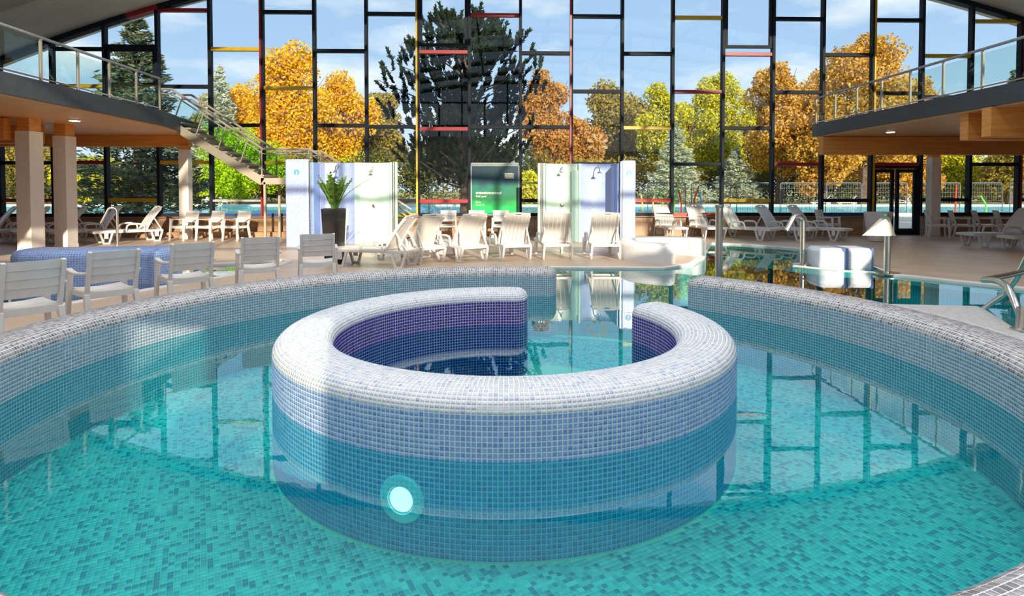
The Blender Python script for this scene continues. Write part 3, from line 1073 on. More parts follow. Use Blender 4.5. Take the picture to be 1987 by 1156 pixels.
M['steelw'] = mat('satin_white_steel', (0.95, 0.95, 0.94), 0.4, var=0.01)
M['pool_lamp'] = emit_mat('pool_lamp_glow', (1.0, 0.98, 0.92), 1.6)
pl = at(775, 977, 3.45)
pool_light(RC, R_OUT, math.atan2(pl.y - RC.y, pl.x - RC.x), -0.26, 'lit round underwater light in the front of the mosaic ring')
jet = thing('jet_nozzle', 'dark round jet nozzle low in the outer wall on the right', 'nozzle', (BC.x + B_IN * math.cos(R(-19)), BC.y + B_IN * math.sin(R(-19)), -0.42))
jet.rotation_euler = Vector((-math.cos(R(-19)), -math.sin(R(-19)), 0)).to_track_quat('Z', 'Y').to_euler()
MB().lathe([(0.07, -0.01), (0.07, 0.012), (0.055, 0.02), (0.03, 0.02)], 20).build('bezel', M['greyframe'], jet, smooth=True)
MB().lathe([(0.03, 0.01), (0.026, 0.035), (0.012, 0.035)], 14).build('spout', M['dark'], jet, smooth=True)

# mosaic platform where the basin wall widens
M['taupe_uv'] = mosaic_mat('grey_platform_mosaic', (0.34, 0.32, 0.31), (0.48, 0.46, 0.44), (0.72, 0.71, 0.68), 0.0315, 0.35, uv=False)
outl = [(BC.x + 4.12 * math.cos(a), BC.y + 4.12 * math.sin(a)) for a in np.linspace(R(18), R(-36), 30)]
rim = [gp(1902, 592, 0.395), gp(1925, 604, 0.395), gp(1952, 620, 0.395), gp(1987, 643, 0.395)]
outl = [(BC.x + 4.12 * math.cos(a), BC.y + 4.12 * math.sin(a)) for a in np.linspace(R(-36), R(16), 30)] + [(p.x, p.y) for p in rim] + [(5.2, 4.6), (6.5, 3.6), (6.5, 2.4), (4.6, 1.6)]
pm = MB().prism(outl, -1.2, 0.395).build('mosaic_platform', M['taupe_uv'], bevel=0.05, seg=4)
tag(pm, 'grey mosaic platform carrying the bent steel handrail', 'platform')

# ================================================================== MOSAIC BLOCKS, SHOWERS, PLANTS, STEEL
def rounded_rect(w, d, r, n=8):
    pts = []
    for cx, cy, a0 in ((w / 2 - r, -d / 2 + r, -90), (w / 2 - r, d / 2 - r, 0), (-w / 2 + r, d / 2 - r, 90), (-w / 2 + r, -d / 2 + r, 180)):
        for a in np.linspace(R(a0), R(a0 + 90), n):
            pts.append((cx + r * math.cos(a), cy + r * math.sin(a)))
    return np.array(pts)


def soft_block(name, outline, z0, z_side, crest, b, material, parent, top_center=None):
    """a tiled block with a rounded top, its mosaic laid along the surface"""
    X, N, L = resample(outline, 0.06)
    rows = [(0, z0), (0, z_side)] + [(b * (1 - math.cos(t)), z_side + (crest - z_side) * math.sin(t)) for t in np.linspace(0, PI / 2, 6)[1:]]
    n = len(X)
    vs, uv_v = [], []
    run = 0
    vlist = []
    for i, (d, z) in enumerate(rows):
        if i: run += math.hypot(d - rows[i - 1][0], z - rows[i - 1][1])
        vlist.append(run)
        for j in range(n):
            vs.append((X[j, 0] - N[j, 0] * d, X[j, 1] - N[j, 1] * d, z))
    fs, uvs = [], []
    for i in range(len(rows) - 1):
        for j in range(n):
            j2 = (j + 1) % n
            fs.append((i * n + j, i * n + j2, (i + 1) * n + j2, (i + 1) * n + j))
            u0, u1 = j * L / n, (j + 1) * L / n
            uvs += [(u0, vlist[i]), (u1, vlist[i]), (u1, vlist[i + 1]), (u0, vlist[i + 1])]
    o = (len(rows) - 1) * n
    ring_ = [Vector((vs[o + j][0], vs[o + j][1], 0)) for j in range(n)]
    for t in tessellate_polygon([ring_]):
        a, b_, c = (ring_[q] for q in t)
        t = t if (b_ - a).cross(c - a).z > 0 else tuple(reversed(t))
        fs.append(tuple(o + q for q in t))
        uvs += [(ring_[q].x, ring_[q].y) for q in t]
    ob = MB().add(vs, fs).build(name, material, parent, smooth=True)
    lay_ = ob.data.uv_layers.new(name='UVMap')
    for k, (u, v) in enumerate(uvs): lay_.data[k].uv = (u, v)
    return ob


M['mos_blue'] = mosaic_mat('light_blue_mosaic', (0.17, 0.30, 0.66), (0.28, 0.42, 0.76), (0.60, 0.66, 0.80), 0.04, 0.3)
M['mos_white'] = mosaic_mat('white_mosaic', (0.76, 0.75, 0.72), (0.70, 0.69, 0.68), (0.60, 0.58, 0.55), 0.035, 0.3, mortar=0.05)
M['mos_stool'] = mosaic_mat('pale_blue_white_mosaic', (0.74, 0.77, 0.82), (0.66, 0.71, 0.80), (0.8, 0.8, 0.8), 0.035, 0.3, mortar=0.06)
M['mos_stripe'] = mosaic_mat('blue_stripe_mosaic', (0.05, 0.12, 0.34), (0.09, 0.18, 0.42), (0.3, 0.36, 0.5), 0.035, 0.3)
M['mos_wing'] = mosaic_mat('powder_blue_mosaic', (0.24, 0.33, 0.62), (0.36, 0.44, 0.68), (0.46, 0.52, 0.68), 0.03, 0.3)
M['mos_shaded'] = mosaic_mat('shaded_blue_mosaic', (0.14, 0.27, 0.66), (0.22, 0.36, 0.74), (0.35, 0.46, 0.75), 0.03, 0.3)  # deeper blue stands in for the shade beside the wing

# curved blue bench standing in the paddling pool
b1 = thing('mosaic_bench', 'curved blue mosaic bench behind the near chairs', 'bench', (-7.05, 10.1, -0.22), R(3))
path = [(x, 0.12 * math.sin(x * 2.2)) for x in np.linspace(-1.15, 1.15, 40)]
path = np.array([(x, y - .42) for x, y in path[3:-3]] + [(1.15 + .0 + .18 * math.cos(a) - .05, .42 * math.sin(a)) for a in np.linspace(-PI / 2, PI / 2, 14)] + [(x, y + .42) for x, y in reversed(path[3:-3])] + [(-1.15 + .18 * math.cos(a) + .05, .42 * math.sin(a)) for a in np.linspace(PI / 2, 3 * PI / 2, 14)])
soft_block('seat_body', path, 0, 0.66, 0.80, 0.14, M['mos_blue'], b1)

# curved white wall at the deck point
b2 = thing('mosaic_wall', 'low C shaped white mosaic wall at the tip of the deck', 'low wall', (3.55, 13.35, -0.3))
soft_block('wall_body', band_outline(0.72, 1.16, R(25), R(262), 0.12), 0, 0.62, 0.74, 0.12, M['mos_white'], b2)

# striped stool at the water edge
sx, sy = (gp(1608, 521).x + gp(1712, 527).x) / 2, gp(1660, 521).y + .36
b3 = thing('mosaic_stool', 'white tiled block seat with blue stripes beside the fan shaped spout', 'seat', (sx, sy, -0.3), R(-3))
wst = (gp(1712, 524).x - gp(1608, 524).x)
soft_block('seat_body', rounded_rect(wst, 0.72, 0.10), 0, 0.60, 0.70, 0.10, M['mos_stool'], b3)
for fx, fw in ((-0.03, 0.13), (0.47, 0.06)):
    m_ = soft_block('stripe', rounded_rect(fw, 0.736, 0.02), 0, 0.605, 0.706, 0.10 if fw > .22 else 0.019, M['mos_stripe'], b3)
    m_.location.x = fx * wst

# ------------------------------------------------------------------ showers
M['frost'] = mat('pale_green_frosted_glass', (0.58, 0.74, 0.64), 0.25, var=0.02, coat=0.4)
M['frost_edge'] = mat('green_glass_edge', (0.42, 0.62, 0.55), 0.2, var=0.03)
M['signwhite'] = mat('sign_white', (0.85, 0.86, 0.86), 0.4, var=0.01)
M['signblue'] = mat('sign_blue', (0.10, 0.30, 0.62), 0.4, var=0.02)


def uv_wall(name, pts, z0, z1, thick, material, parent):
    """an upright curved slab along plan points, uv in metres"""
    P = [Vector((p[0], p[1], 0)) for p in pts]
    run = [0.0]
    for a, b in zip(P, P[1:]): run.append(run[-1] + (b - a).length)
    N = []
    for i in range(len(P)):
        d = (P[min(i + 1, len(P) - 1)] - P[max(i - 1, 0)]).normalized()
        N.append(Vector((d.y, -d.x, 0)))
    n = len(P)
    vs = []
    for off in (thick / 2, -thick / 2):
        for z in (z0, z1):
            vs += [(P[i].x + N[i].x * off, P[i].y + N[i].y * off, z) for i in range(n)]
    fs, uv = [], []
    for i in range(n - 1):
        r0, r1 = run[i], run[i + 1]
        fs.append((i, i + 1, n + i + 1, n + i)); uv += [(r0, z0), (r1, z0), (r1, z1), (r0, z1)]
        fs.append((2 * n + i + 1, 2 * n + i, 3 * n + i, 3 * n + i + 1)); uv += [(r1, z0), (r0, z0), (r0, z1), (r1, z1)]
        fs.append((n + i, n + i + 1, 3 * n + i + 1, 3 * n + i)); uv += [(r0, 0), (r1, 0), (r1, thick), (r0, thick)]
    for i in (0, n - 1):
        q = (i, n + i, 3 * n + i, 2 * n + i)
        fs.append(q if i == 0 else tuple(reversed(q))); uv += [(0, z0), (0, z1), (thick, z1), (thick, z0)] if i == 0 else [(thick, z0), (thick, z1), (0, z1), (0, z0)]
    o = MB().add(vs, fs).build(name, material, parent, smooth=True)
    L_ = o.data.uv_layers.new(name='UVMap')
    for k, t in enumerate(uv): L_.data[k].uv = t
    return o


def shower(x0, Y0, s, label, wing_w, wide):
    """s = +1: wing on the left, glass on the right; s = -1 mirrored"""
    t = thing('shower_screen', label, 'shower', (x0, Y0, DECK))
    H = 2.30
    w = uv_wall('wing', [(0, 0), (s * wing_w, 0)] if s > 0 else [(s * wing_w, 0), (0, 0)], 0, H + .06, 0.20, M['mos_wing'], t)
    bv = w.modifiers.new('bevel', 'BEVEL'); bv.width = 0.05; bv.segments = 4; bv.limit_method = 'ANGLE'
    MB().box((s * (wing_w + .02), -0.06, H / 2), (0.035, 0.10, H + .04)).build('edge_strip', M['steel'], t)
    pl_ = MB().box((s * wing_w * .5, -0.108, H - 0.30), (0.22, 0.012, 0.30)).build('pictogram_plate', M['signwhite'], t)
    MB().lathe([(0.085, 0), (0.085, 0.006)], 28, Matrix.Translation((s * wing_w * .5, -0.114, H - 0.30)) @ Matrix.Rotation(R(90), 4, 'X')).build('pictogram_disc', M['signblue'], pl_)
    MB().box((s * wing_w * .5, -0.122, H - 0.325), (0.022, 0.004, 0.10)).build('pictogram_figure', M['signwhite'], pl_)
    # recessed mosaic wall
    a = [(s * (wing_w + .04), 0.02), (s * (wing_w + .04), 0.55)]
    uv_wall('return_wall', a if s > 0 else list(reversed(a)), 0, H - .02, 0.10, M['mos_shaded'], t)
    a = [(s * (wing_w + .05), 0.56), (s * (wing_w + .12), 0.80), (s * (wing_w + .35), 0.92), (s * (wing_w + .70), 0.92), (s * (wing_w + wide * .45), 0.86), (s * (wing_w + wide * .52), 0.74)]
    a = a if s > 0 else list(reversed(a))
    uv_wall('mosaic_wall', a, 0, H, 0.10, M['mos_wing'], t)
    # concave frosted glass
    g0, g1 = wing_w + wide * .53, wing_w + wide
    pts = []
    for q in np.linspace(0, 1, 14):
        pts.append((s * (g0 + (g1 - g0) * q), 0.74 + 0.16 * math.sin(PI * q)))
    pts = pts if s > 0 else list(reversed(pts))
    uv_wall('glass_panel', pts, 0.10, H, 0.05, M['frost'], t)
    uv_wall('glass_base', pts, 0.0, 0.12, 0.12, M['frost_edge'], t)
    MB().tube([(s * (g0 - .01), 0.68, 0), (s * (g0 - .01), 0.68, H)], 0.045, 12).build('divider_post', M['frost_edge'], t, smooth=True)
    MB().box((s * (g0 + (.11 if s < 0 else .05)), 0.70, H / 2 - .1), (.21 if s < 0 else .10, 0.04, H - .2)).build('teal_shade_strip', M['frost_edge'], t, bevel=0.008)  # darker green strip put in for the shadow beside the divider
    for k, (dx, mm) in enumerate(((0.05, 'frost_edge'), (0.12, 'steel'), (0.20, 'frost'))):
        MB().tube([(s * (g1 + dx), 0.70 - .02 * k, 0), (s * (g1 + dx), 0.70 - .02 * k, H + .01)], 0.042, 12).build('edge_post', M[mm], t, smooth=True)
    gm = (g0 + g1) / 2
    gy = 0.74 + 0.16 - 0.03
    hd = MB().tube([(s * gm, gy, H - .10), (s * gm, gy - .10, H - .10), (s * gm - .03, gy - .22, H - .20)], [0.016, 0.016, 0.014], 8).build('shower_arm', M['steel'], t, smooth=True)
    MB().lathe([(0.02, 0.05), (0.03, 0.02), (0.065, 0.0), (0.065, -0.015)], 16, Matrix.Translation((s * gm - .04, gy - .24, H - .26))).build('shower_head', M['steel'], hd, smooth=True)
    MB().lathe([(0.055, 0), (0.055, 0.02), (0.03, 0.03)], 18, Matrix.Translation((s * gm, gy - 0.01, 1.08)) @ Matrix.Rotation(R(90), 4, 'X')).build('push_button', M['steel'], t, smooth=True)
    bm_ = wing_w + .55
    hd2 = MB().tube([(s * bm_, 0.86, H - .12), (s * bm_, 0.70, H - .06), (s * bm_, 0.50, H - .12), (s * bm_, 0.42, H - .24)], 0.014, 8).build('shower_arm', M['steel'], t, smooth=True)
    MB().lathe([(0.02, 0.04), (0.07, 0.0), (0.07, -0.015)], 16, Matrix.Translation((s * bm_, 0.42, H - .28))).build('shower_head', M['steel'], hd2, smooth=True)
    return t


lw = gp(557, 478, DECK)
shower(lw.x, lw.y, 1, 'blue and pale green shower screen behind the black planter', 0.64, 2.0)
rw_ = at(1232, 474, 16.7)
shower(rw_.x, 16.7, -1, 'pale green and powder blue shower screen behind the two last loungers of the fan', 0.40, 2.08)

# ------------------------------------------------------------------ planters
M['leaf'] = mat('glossy_green_leaf', (0.085, 0.17, 0.02), 0.6, var=0.45, scale=9, spec=0.2)
M['stem'] = mat('plant_stem', (0.12, 0.25, 0.05), 0.5)
M['soil'] = mat('dark_soil', (0.05, 0.035, 0.02), 0.9, var=0.2)
pp = gp(650, 510, DECK)
pt = thing('tall_planter', 'tall tapered glossy black planter beside the shower screen', 'planter', pp, R(12))
b_, t_, hh = 0.19, 0.25, 1.12
m_ = MB().hexa([(-b_, -b_, 0), (b_, -b_, 0), (b_, b_, 0), (-b_, b_, 0)], [(-t_, -t_, hh), (t_, -t_, hh), (t_, t_, hh), (-t_, t_, hh)])
m_.build('pot', M['black_gloss'], pt, bevel=0.012)
m_ = MB()
for s in (-1, 1):
    m_.box((s * (t_ - .015), 0, hh + .012), (0.03, 2 * t_, 0.03)).box((0, s * (t_ - .015), hh + .012), (2 * t_ - .06, 0.03, 0.03))
m_.build('rim', M['black_gloss'], pt)
MB().box((0, 0, hh + .004), (2 * t_ - .07, 2 * t_ - .07, 0.02)).build('soil', M['soil'], pt)
zz = thing('leafy_plant', 'bushy green plant with upright feathery stems in the black planter', 'plant', (pp.x, pp.y, DECK + hh + .01))
rng = random.Random(3)
for k in range(24):
    a = k * 2.4; lean = 0.10 + 0.62 * rng.random() * (0.3 + k / 24); L_ = 0.46 + 0.30 * rng.random()
    pts = []
    for q in np.linspace(0, 1, 7):
        r_ = 0.10 * rng.random() * 0 + 0.06 + lean * q ** 1.6 * L_ * 1.2
        pts.append(Vector((math.cos(a) * r_, math.sin(a) * r_, L_ * q * (1 - .15 * lean * q))))
    st = MB().tube(pts, [0.013 - .008 * i / 6 for i in range(7)], 6).build('stem', M['stem'], zz, smooth=True)
    m_ = MB()
    for i in range(11):
        q = 0.16 + 0.84 * i / 10
        f = q * 6; i0 = min(int(f), 5)
        c = pts[i0].lerp(pts[i0 + 1], f - i0)
        d = (pts[i0 + 1] - pts[i0]).normalized()
        side = d.cross(Vector((math.cos(a), math.sin(a), 0.3))).normalized()
        for s in (-1, 1):
            if i == 10 and s > 0: dirv = d
            else: dirv = (side * s * 0.8 + d * 0.65).normalized()
            l_ = 0.125 * (1.1 - .40 * q); w_ = 0.028
            o_ = d.cross(dirv).normalized().cross(dirv).normalized()
            mid = c + dirv * l_ * .5
            m_.add([c, mid + o_ * w_ + d * .006, c + dirv * l_, mid - o_ * w_ + d * .006], [(0, 1, 2, 3)])
    m_.build('leaflets', M['leaf'], st, kind='stuff')
wp = gp(1703, 468, DECK)
wpt = thing('white_pot', 'large tapered off-white pot in front of the double door', 'planter', wp)
MB().lathe([(0.23, 0), (0.26, 0.02), (0.37, 0.80), (0.385, 0.84), (0.385, 0.875), (0.34, 0.875), (0.33, 0.78), (0.05, 0.77)], 28).build('pot', M['plastic'], wpt, smooth=True)
MB().lathe([(0.32, 0.75), (0.31, 0.79)], 20).build('soil', M['soil'], wpt)

# ------------------------------------------------------------------ stainless steel
M['satin'] = mat('satin_warm_steel', (0.34, 0.30, 0.24), 0.42, metal=0.5, var=0.03)
def arc_pts(c, r, a0, a1, ux, uz=Vector((0, 0, 1)), n=10):
    return [Vector(c) + ux * r * math.cos(a) + uz * r * math.sin(a) for a in np.linspace(a0, a1, n)]

def steel_thing(name, label, cat, base, parts):
    o = thing(name, label, cat, base)
    for nm, mb in parts: mb.build(nm, M['steel'], o, smooth=True)
    return o

p = Vector((1396 - 993.5, 0, 0)); py_ = 9.1; px_ = (1396 - 993.5) / F_PX * py_
steel_thing('steel_post', 'upright brushed steel pipe with a flared lip rising from the pool', 'post', (px_, py_, -1.26), [
    ('pipe', MB().tube([(0, 0, 0), (0, 0, 2.58)], 0.056, 20)), ('lip', MB().lathe([(0.056, 2.55), (0.072, 2.58), (0.072, 2.60), (0.045, 2.60)], 20))])
b = gp(1557, 513, 0.0)
ux = Vector((-1, -0.25, 0)).normalized()
steel_thing('water_spout', 'steel swan neck spout standing at the edge of the shallow water', 'spout', (b.x, b.y, 0.0), [
    ('pipe', MB().tube([(0, 0, 0)] + [(0, 0, 0.45)] + arc_pts(ux * .14 + Vector((0, 0, .88)), 0.14, PI, R(40), ux * 1.0, n=12) + [ux * .40 + Vector((0, 0, .72))], 0.055, 14)),
    ('flange', MB().lathe([(0.20, 0.0), (0.20, 0.02), (0.08, 0.035)], 24))])
b = gp(1721, 530, DECK)
fan = thing('fan_spout', 'steel post with a wide triangular fan nozzle beside the striped seat', 'spout', b)
MB().tube([(0, 0, 0), (0, 0, .92)] + arc_pts(ux * .07 + Vector((0, 0, .98)), 0.07, PI, R(60), ux, n=8), 0.055, 14).build('pipe', M['steel'], fan, smooth=True)
MB().lathe([(0.22, 0.0), (0.22, 0.02), (0.08, 0.035)], 24).build('flange', M['steel'], fan, smooth=True)
tp = Vector((-.045, -.01, 1.06)); sd = Vector((0.25, -1, 0)).normalized()
lowp = ux * .30 + Vector((0, 0, .70))
wv = Vector((-0.80, -.60, 0)).normalized()
A_, B_ = Vector((0.07, -.12, .70)), Vector((-0.48, -.02, .70))
m_ = MB().add([tp + Vector((.05, -.02, 0)), tp + Vector((-.02, .05, 0)), A_, B_, A_ + Vector((-.02, .06, 0)), B_ + Vector((.03, .04, 0))], [(0, 1, 3, 2), (0, 2, 4), (1, 5, 3), (0, 4, 5, 1), (2, 3, 5, 4)])
m_.build('fan_nozzle', M['satin'], fan)
b = gp(228, 475, DECK)
ul = Vector((-1, -.5, 0)).normalized()
steel_thing('grab_rail', 'bent steel grab rail in front of the shaded loungers', 'handrail', b, [
    ('pipe', MB().tube([(0, 0, 0), (0, 0, .85)] + arc_pts(ul * .12 + Vector((0, 0, .92)), 0.12, PI, R(50), ul, n=10) + [ul * .38 + Vector((0, 0, .62))], 0.035, 12)),
    ('flange', MB().lathe([(0.08, 0), (0.08, 0.015), (0.04, 0.025)], 16))])
f1 = gp(1979, 640, 0.395)
d1 = at(1908, 543, 6.0); d2 = at(1940, 546, 5.6); d3 = at(1965, 575, 5.25)
steel_thing('pool_handrail', 'bent steel handrail curving down onto the mosaic platform', 'handrail', f1, [
    ('pipe', MB().tube([Vector((0, 0, 0)), Vector((0, 0, .18)), at(1978, 608, 5.12) - f1, d3 - f1, at(1955, 556, 5.4) - f1, d2 - f1, at(1925, 543, 5.8) - f1, d1 - f1], 0.030, 14)),
    ('flange', MB().lathe([(0.07, 0), (0.07, 0.012), (0.035, 0.02)], 16)),
    ('side_pipe', MB().tube([d1 - f1, at(1950, 535, 6.3) - f1, at(2000, 524, 6.6) - f1, at(2060, 512, 6.8) - f1], 0.030, 12))])
g0 = gp(1909, 599, 0.0)
steel_thing('pool_ladder_rail', 'straight steel rail rising steeply out of the water', 'handrail', g0, [
    ('pipe', MB().tube([Vector((-.1, -.02, -.35)), Vector((0, 0, 0)), at(1950, 570, 7.7) - g0, at(1972, 540, 7.5) - g0, at(1992, 500, 7.4) - g0, at(2010, 470, 7.3) - g0], 0.035, 12))])

# ------------------------------------------------------------------ green sign in the glass front
M['sign'], nt, b = new_mat('green_sign_print')
n, l = nt.nodes, nt.links
tc = n.new('ShaderNodeTexCoord'); sp = n.new('ShaderNodeSeparateXYZ'); cr = n.new('ShaderNodeValToRGB'); ns = n.new('ShaderNodeTexNoise')
ns.inputs['Scale'].default_value = 1.8
ad = n.new('ShaderNodeMath'); ad.operation = 'MULTIPLY_ADD'; ad.inputs[1].default_value = 0.5
mr = n.new('ShaderNodeMapRange'); mr.inputs[1].default_value = 0.0; mr.inputs[2].default_value = 1.75
l.new(tc.outputs['Object'], sp.inputs[0]); l.new(tc.outputs['Object'], ns.inputs['Vector'])
l.new(sp.outputs['Z'], mr.inputs[0]); l.new(ns.outputs['Fac'], ad.inputs[0]); l.new(mr.outputs[0], ad.inputs[2]); l.new(ad.outputs[0], cr.inputs[0])
els = cr.color_ramp.elements
els[0].position = 0.22; els[0].color = (0.0, 0.62, 0.16, 1)
els[1].position = 1.0; els[1].color = (0.0, 0.035, 0.06, 1)
for ps, cl in ((0.38, (0.0, 0.40, 0.08, 1)), (0.55, (0.0, 0.14, 0.04, 1)), (0.75, (0.0, 0.16, 0.10, 1)), (0.88, (0.0, 0.06, 0.09, 1))):
    x_ = els.new(ps); x_.color = cl
l.new(cr.outputs[0], b.inputs['Base Color']); b.inputs['Roughness'].default_value = 0.3
su0, su1 = U0 + 5 * BAY + .06, U0 + 6 * BAY - .05
sg = thing('pool_sign', 'green printed sign about the kids pool set in the glass front', 'sign', bw((su0 + su1) / 2, -0.10, SILL + .05), YAW)
SW, SH = su1 - su0, zlev(320) - SILL - .08
MB().box((0, 0, SH / 2), (SW, 0.02, SH)).build('board', M['sign'], sg)
m_ = MB()
for s in (-1, 1): m_.box((s * SW / 2, 0, SH / 2), (0.035, 0.04, SH + .035))
m_.box((0, 0, SH), (SW, 0.04, 0.03)).box((0, 0, 0), (SW, 0.04, 0.03))
m_.build('frame', M['greyframe'], sg)
M['print'] = mat('cream_print', (0.80, 0.78, 0.66), 0.5, var=0.01)


def lettering(s, x, z, size, parent, bold=0.0):
    c = bpy.data.curves.new('lettering', 'FONT')
    c.body = s; c.size = size; c.extrude = 0.001; c.offset = bold
    o = bpy.data.objects.new('lettering', c)
    me = None
    link(o)
    dg = bpy.context.evaluated_depsgraph_get()
    me = bpy.data.meshes.new_from_object(o.evaluated_get(dg))
    bpy.data.objects.remove(o); bpy.data.curves.remove(c)
    me.materials.append(M['print'])
    t = bpy.data.objects.new('lettering', me)
    link(t, parent)
    t.rotation_euler = (R(90), 0, 0)
    t.location = (x, -0.0125, z)
    return t


lettering('GYERMEKPANCSOLÓ', -SW / 2 + .15, SH * .425, 0.088, sg, 0.002)
lettering("Kids' pool", -SW / 2 + .15, SH * .36, 0.085, sg, 0.001)
lettering('0,3 m', -SW / 2 + .15, SH * .245, 0.075, sg)
lettering('34-36 °C', -SW / 2 + .15, SH * .185, 0.075, sg)
for k in range(5):
    z_ = SH * .84 - .037 * k
    m_ = MB().tube([(SW * .20 + .30 * q / 12, -0.013, z_ + .010 * math.sin(q * 1.57)) for q in range(13)], 0.011, 5)
    m_.build('logo_wave', M['print'], sg)

# ring of petals stuck on the glass
M['petal'] = mat('tan_film', (0.42, 0.28, 0.13), 0.6, var=0.04)
dc = at(1158, 279, FAC_Y)
mot = thing('window_decal', 'ring of tan petal stickers on the glass above the shower screen', 'decal', bw(2.86, -0.005, dc.z), YAW)
for k in range(8):
    a = k * PI / 4 + PI / 8
    outl = []
    for t in np.linspace(0, 2 * PI, 20, endpoint=False):
        r0 = 0.25 + 0.115 * math.cos(t)
        w = 0.075 * math.sin(t) * (0.62 + 0.38 * math.cos(t))
        outl.append((r0 * math.cos(a) - w * math.sin(a), r0 * math.sin(a) + w * math.cos(a)))
    MB().prism(outl, 0.0, 0.003, Matrix.Rotation(R(90), 4, 'X')).build('petal', M['petal'], mot)

# ================================================================== CHAIRS, LOUNGERS, STAIR
def make_chair():
    t = thing('armchair', '', 'chair')
    # faces +x
    m = MB()
    rows = []
    for x in np.linspace(-0.22, 0.24, 7):
        rows.append([(x, y, 0.415 + 0.02 * (y / .24) ** 2 - 0.018 * math.sin((x + .22) / .46 * PI)) for y in np.linspace(-0.235, 0.235, 9)])
    m.sheet(rows, 0.022, (0, 0, 1)).build('seat', M['plastic'], t, smooth=True)
    m = MB()
    for s in (-1, 1): m.bar((-0.22, s * .225, .405), (0.23, s * .235, .405), 0.035, 0.06)
    m.bar((0.225, -.235, .405), (0.225, .235, .405), 0.03, 0.06).bar((-0.215, -.225, .40), (-0.215, .225, .40), 0.03, 0.07)
    m.build('apron', M['plastic'], t)
    for s in (-1, 1):
        MB().hexa([(0.235, s * .29 - .022, 0), (0.285, s * .29 - .022, 0), (0.285, s * .29 + .022, 0), (0.235, s * .29 + .022, 0)],
                  [(0.185, s * .262 - .028, .63), (0.255, s * .262 - .028, .63), (0.255, s * .262 + .028, .63), (0.185, s * .262 + .028, .63)]).build('leg', M['plastic'], t, bevel=0.008)
        MB().hexa([(-.315, s * .25 - .022, 0), (-.265, s * .25 - .022, 0), (-.265, s * .25 + .022, 0), (-.315, s * .25 + .022, 0)],
                  [(-.245, s * .235 - .028, .42), (-.175, s * .235 - .028, .42), (-.175, s * .235 + .028, .42), (-.245, s * .235 + .028, .42)]).build('leg', M['plastic'], t, bevel=0.008)
        rows = []
        for q in np.linspace(0, 1, 7):
            x = 0.262 - 0.50 * q
            z = 0.64 - 0.018 * math.sin(q * PI) - 0.01 * q
            y = s * (.265 + .01 * math.sin(q * PI))
            rows.append([(x, y - .033 + .008 * q, z), (x, y + .033 - .008 * q, z)])
        MB().sheet(rows, 0.03, (0, 0, 1)).build('armrest', M['plastic'], t, bevel=0.01, smooth=True)
    def back(y, z):            # the back leans and is dished
        f = (z - .42) / .46
        return (-0.205 - 0.115 * f - 0.045 * (1 - (y / .26) ** 2) * (0.4 + .6 * f), y, z)
    br = thing('backrest', None, None)
    br.parent = t
    for s in (-1, 1):
        bk = MB()
        pts = [back(s * .232, z) for z in np.linspace(0.40, 0.88, 7)]
        for a, b in zip(pts, pts[1:]): bk.bar(a, b, 0.036, 0.048, (1, 0, 0))
        bk.build('stile', M['plastic'], br)
    edges = [0.535, 0.625, 0.712, 0.798, 0.885]
    for z0, z1 in zip(edges, edges[1:]):
        rows = []
        for z in np.linspace(z0, z1 - .005, 3):
            w = .228 if z1 < .88 else .236
            rows.append([Vector(back(y, z)) + Vector((0.008 * ((z - z0) / (z1 - z0)), 0, 0)) for y in np.linspace(-w, w, 9)])
        MB().sheet(rows, 0.02, (1, 0, 0)).build('slat', M['plastic'], br, smooth=True)
    return t


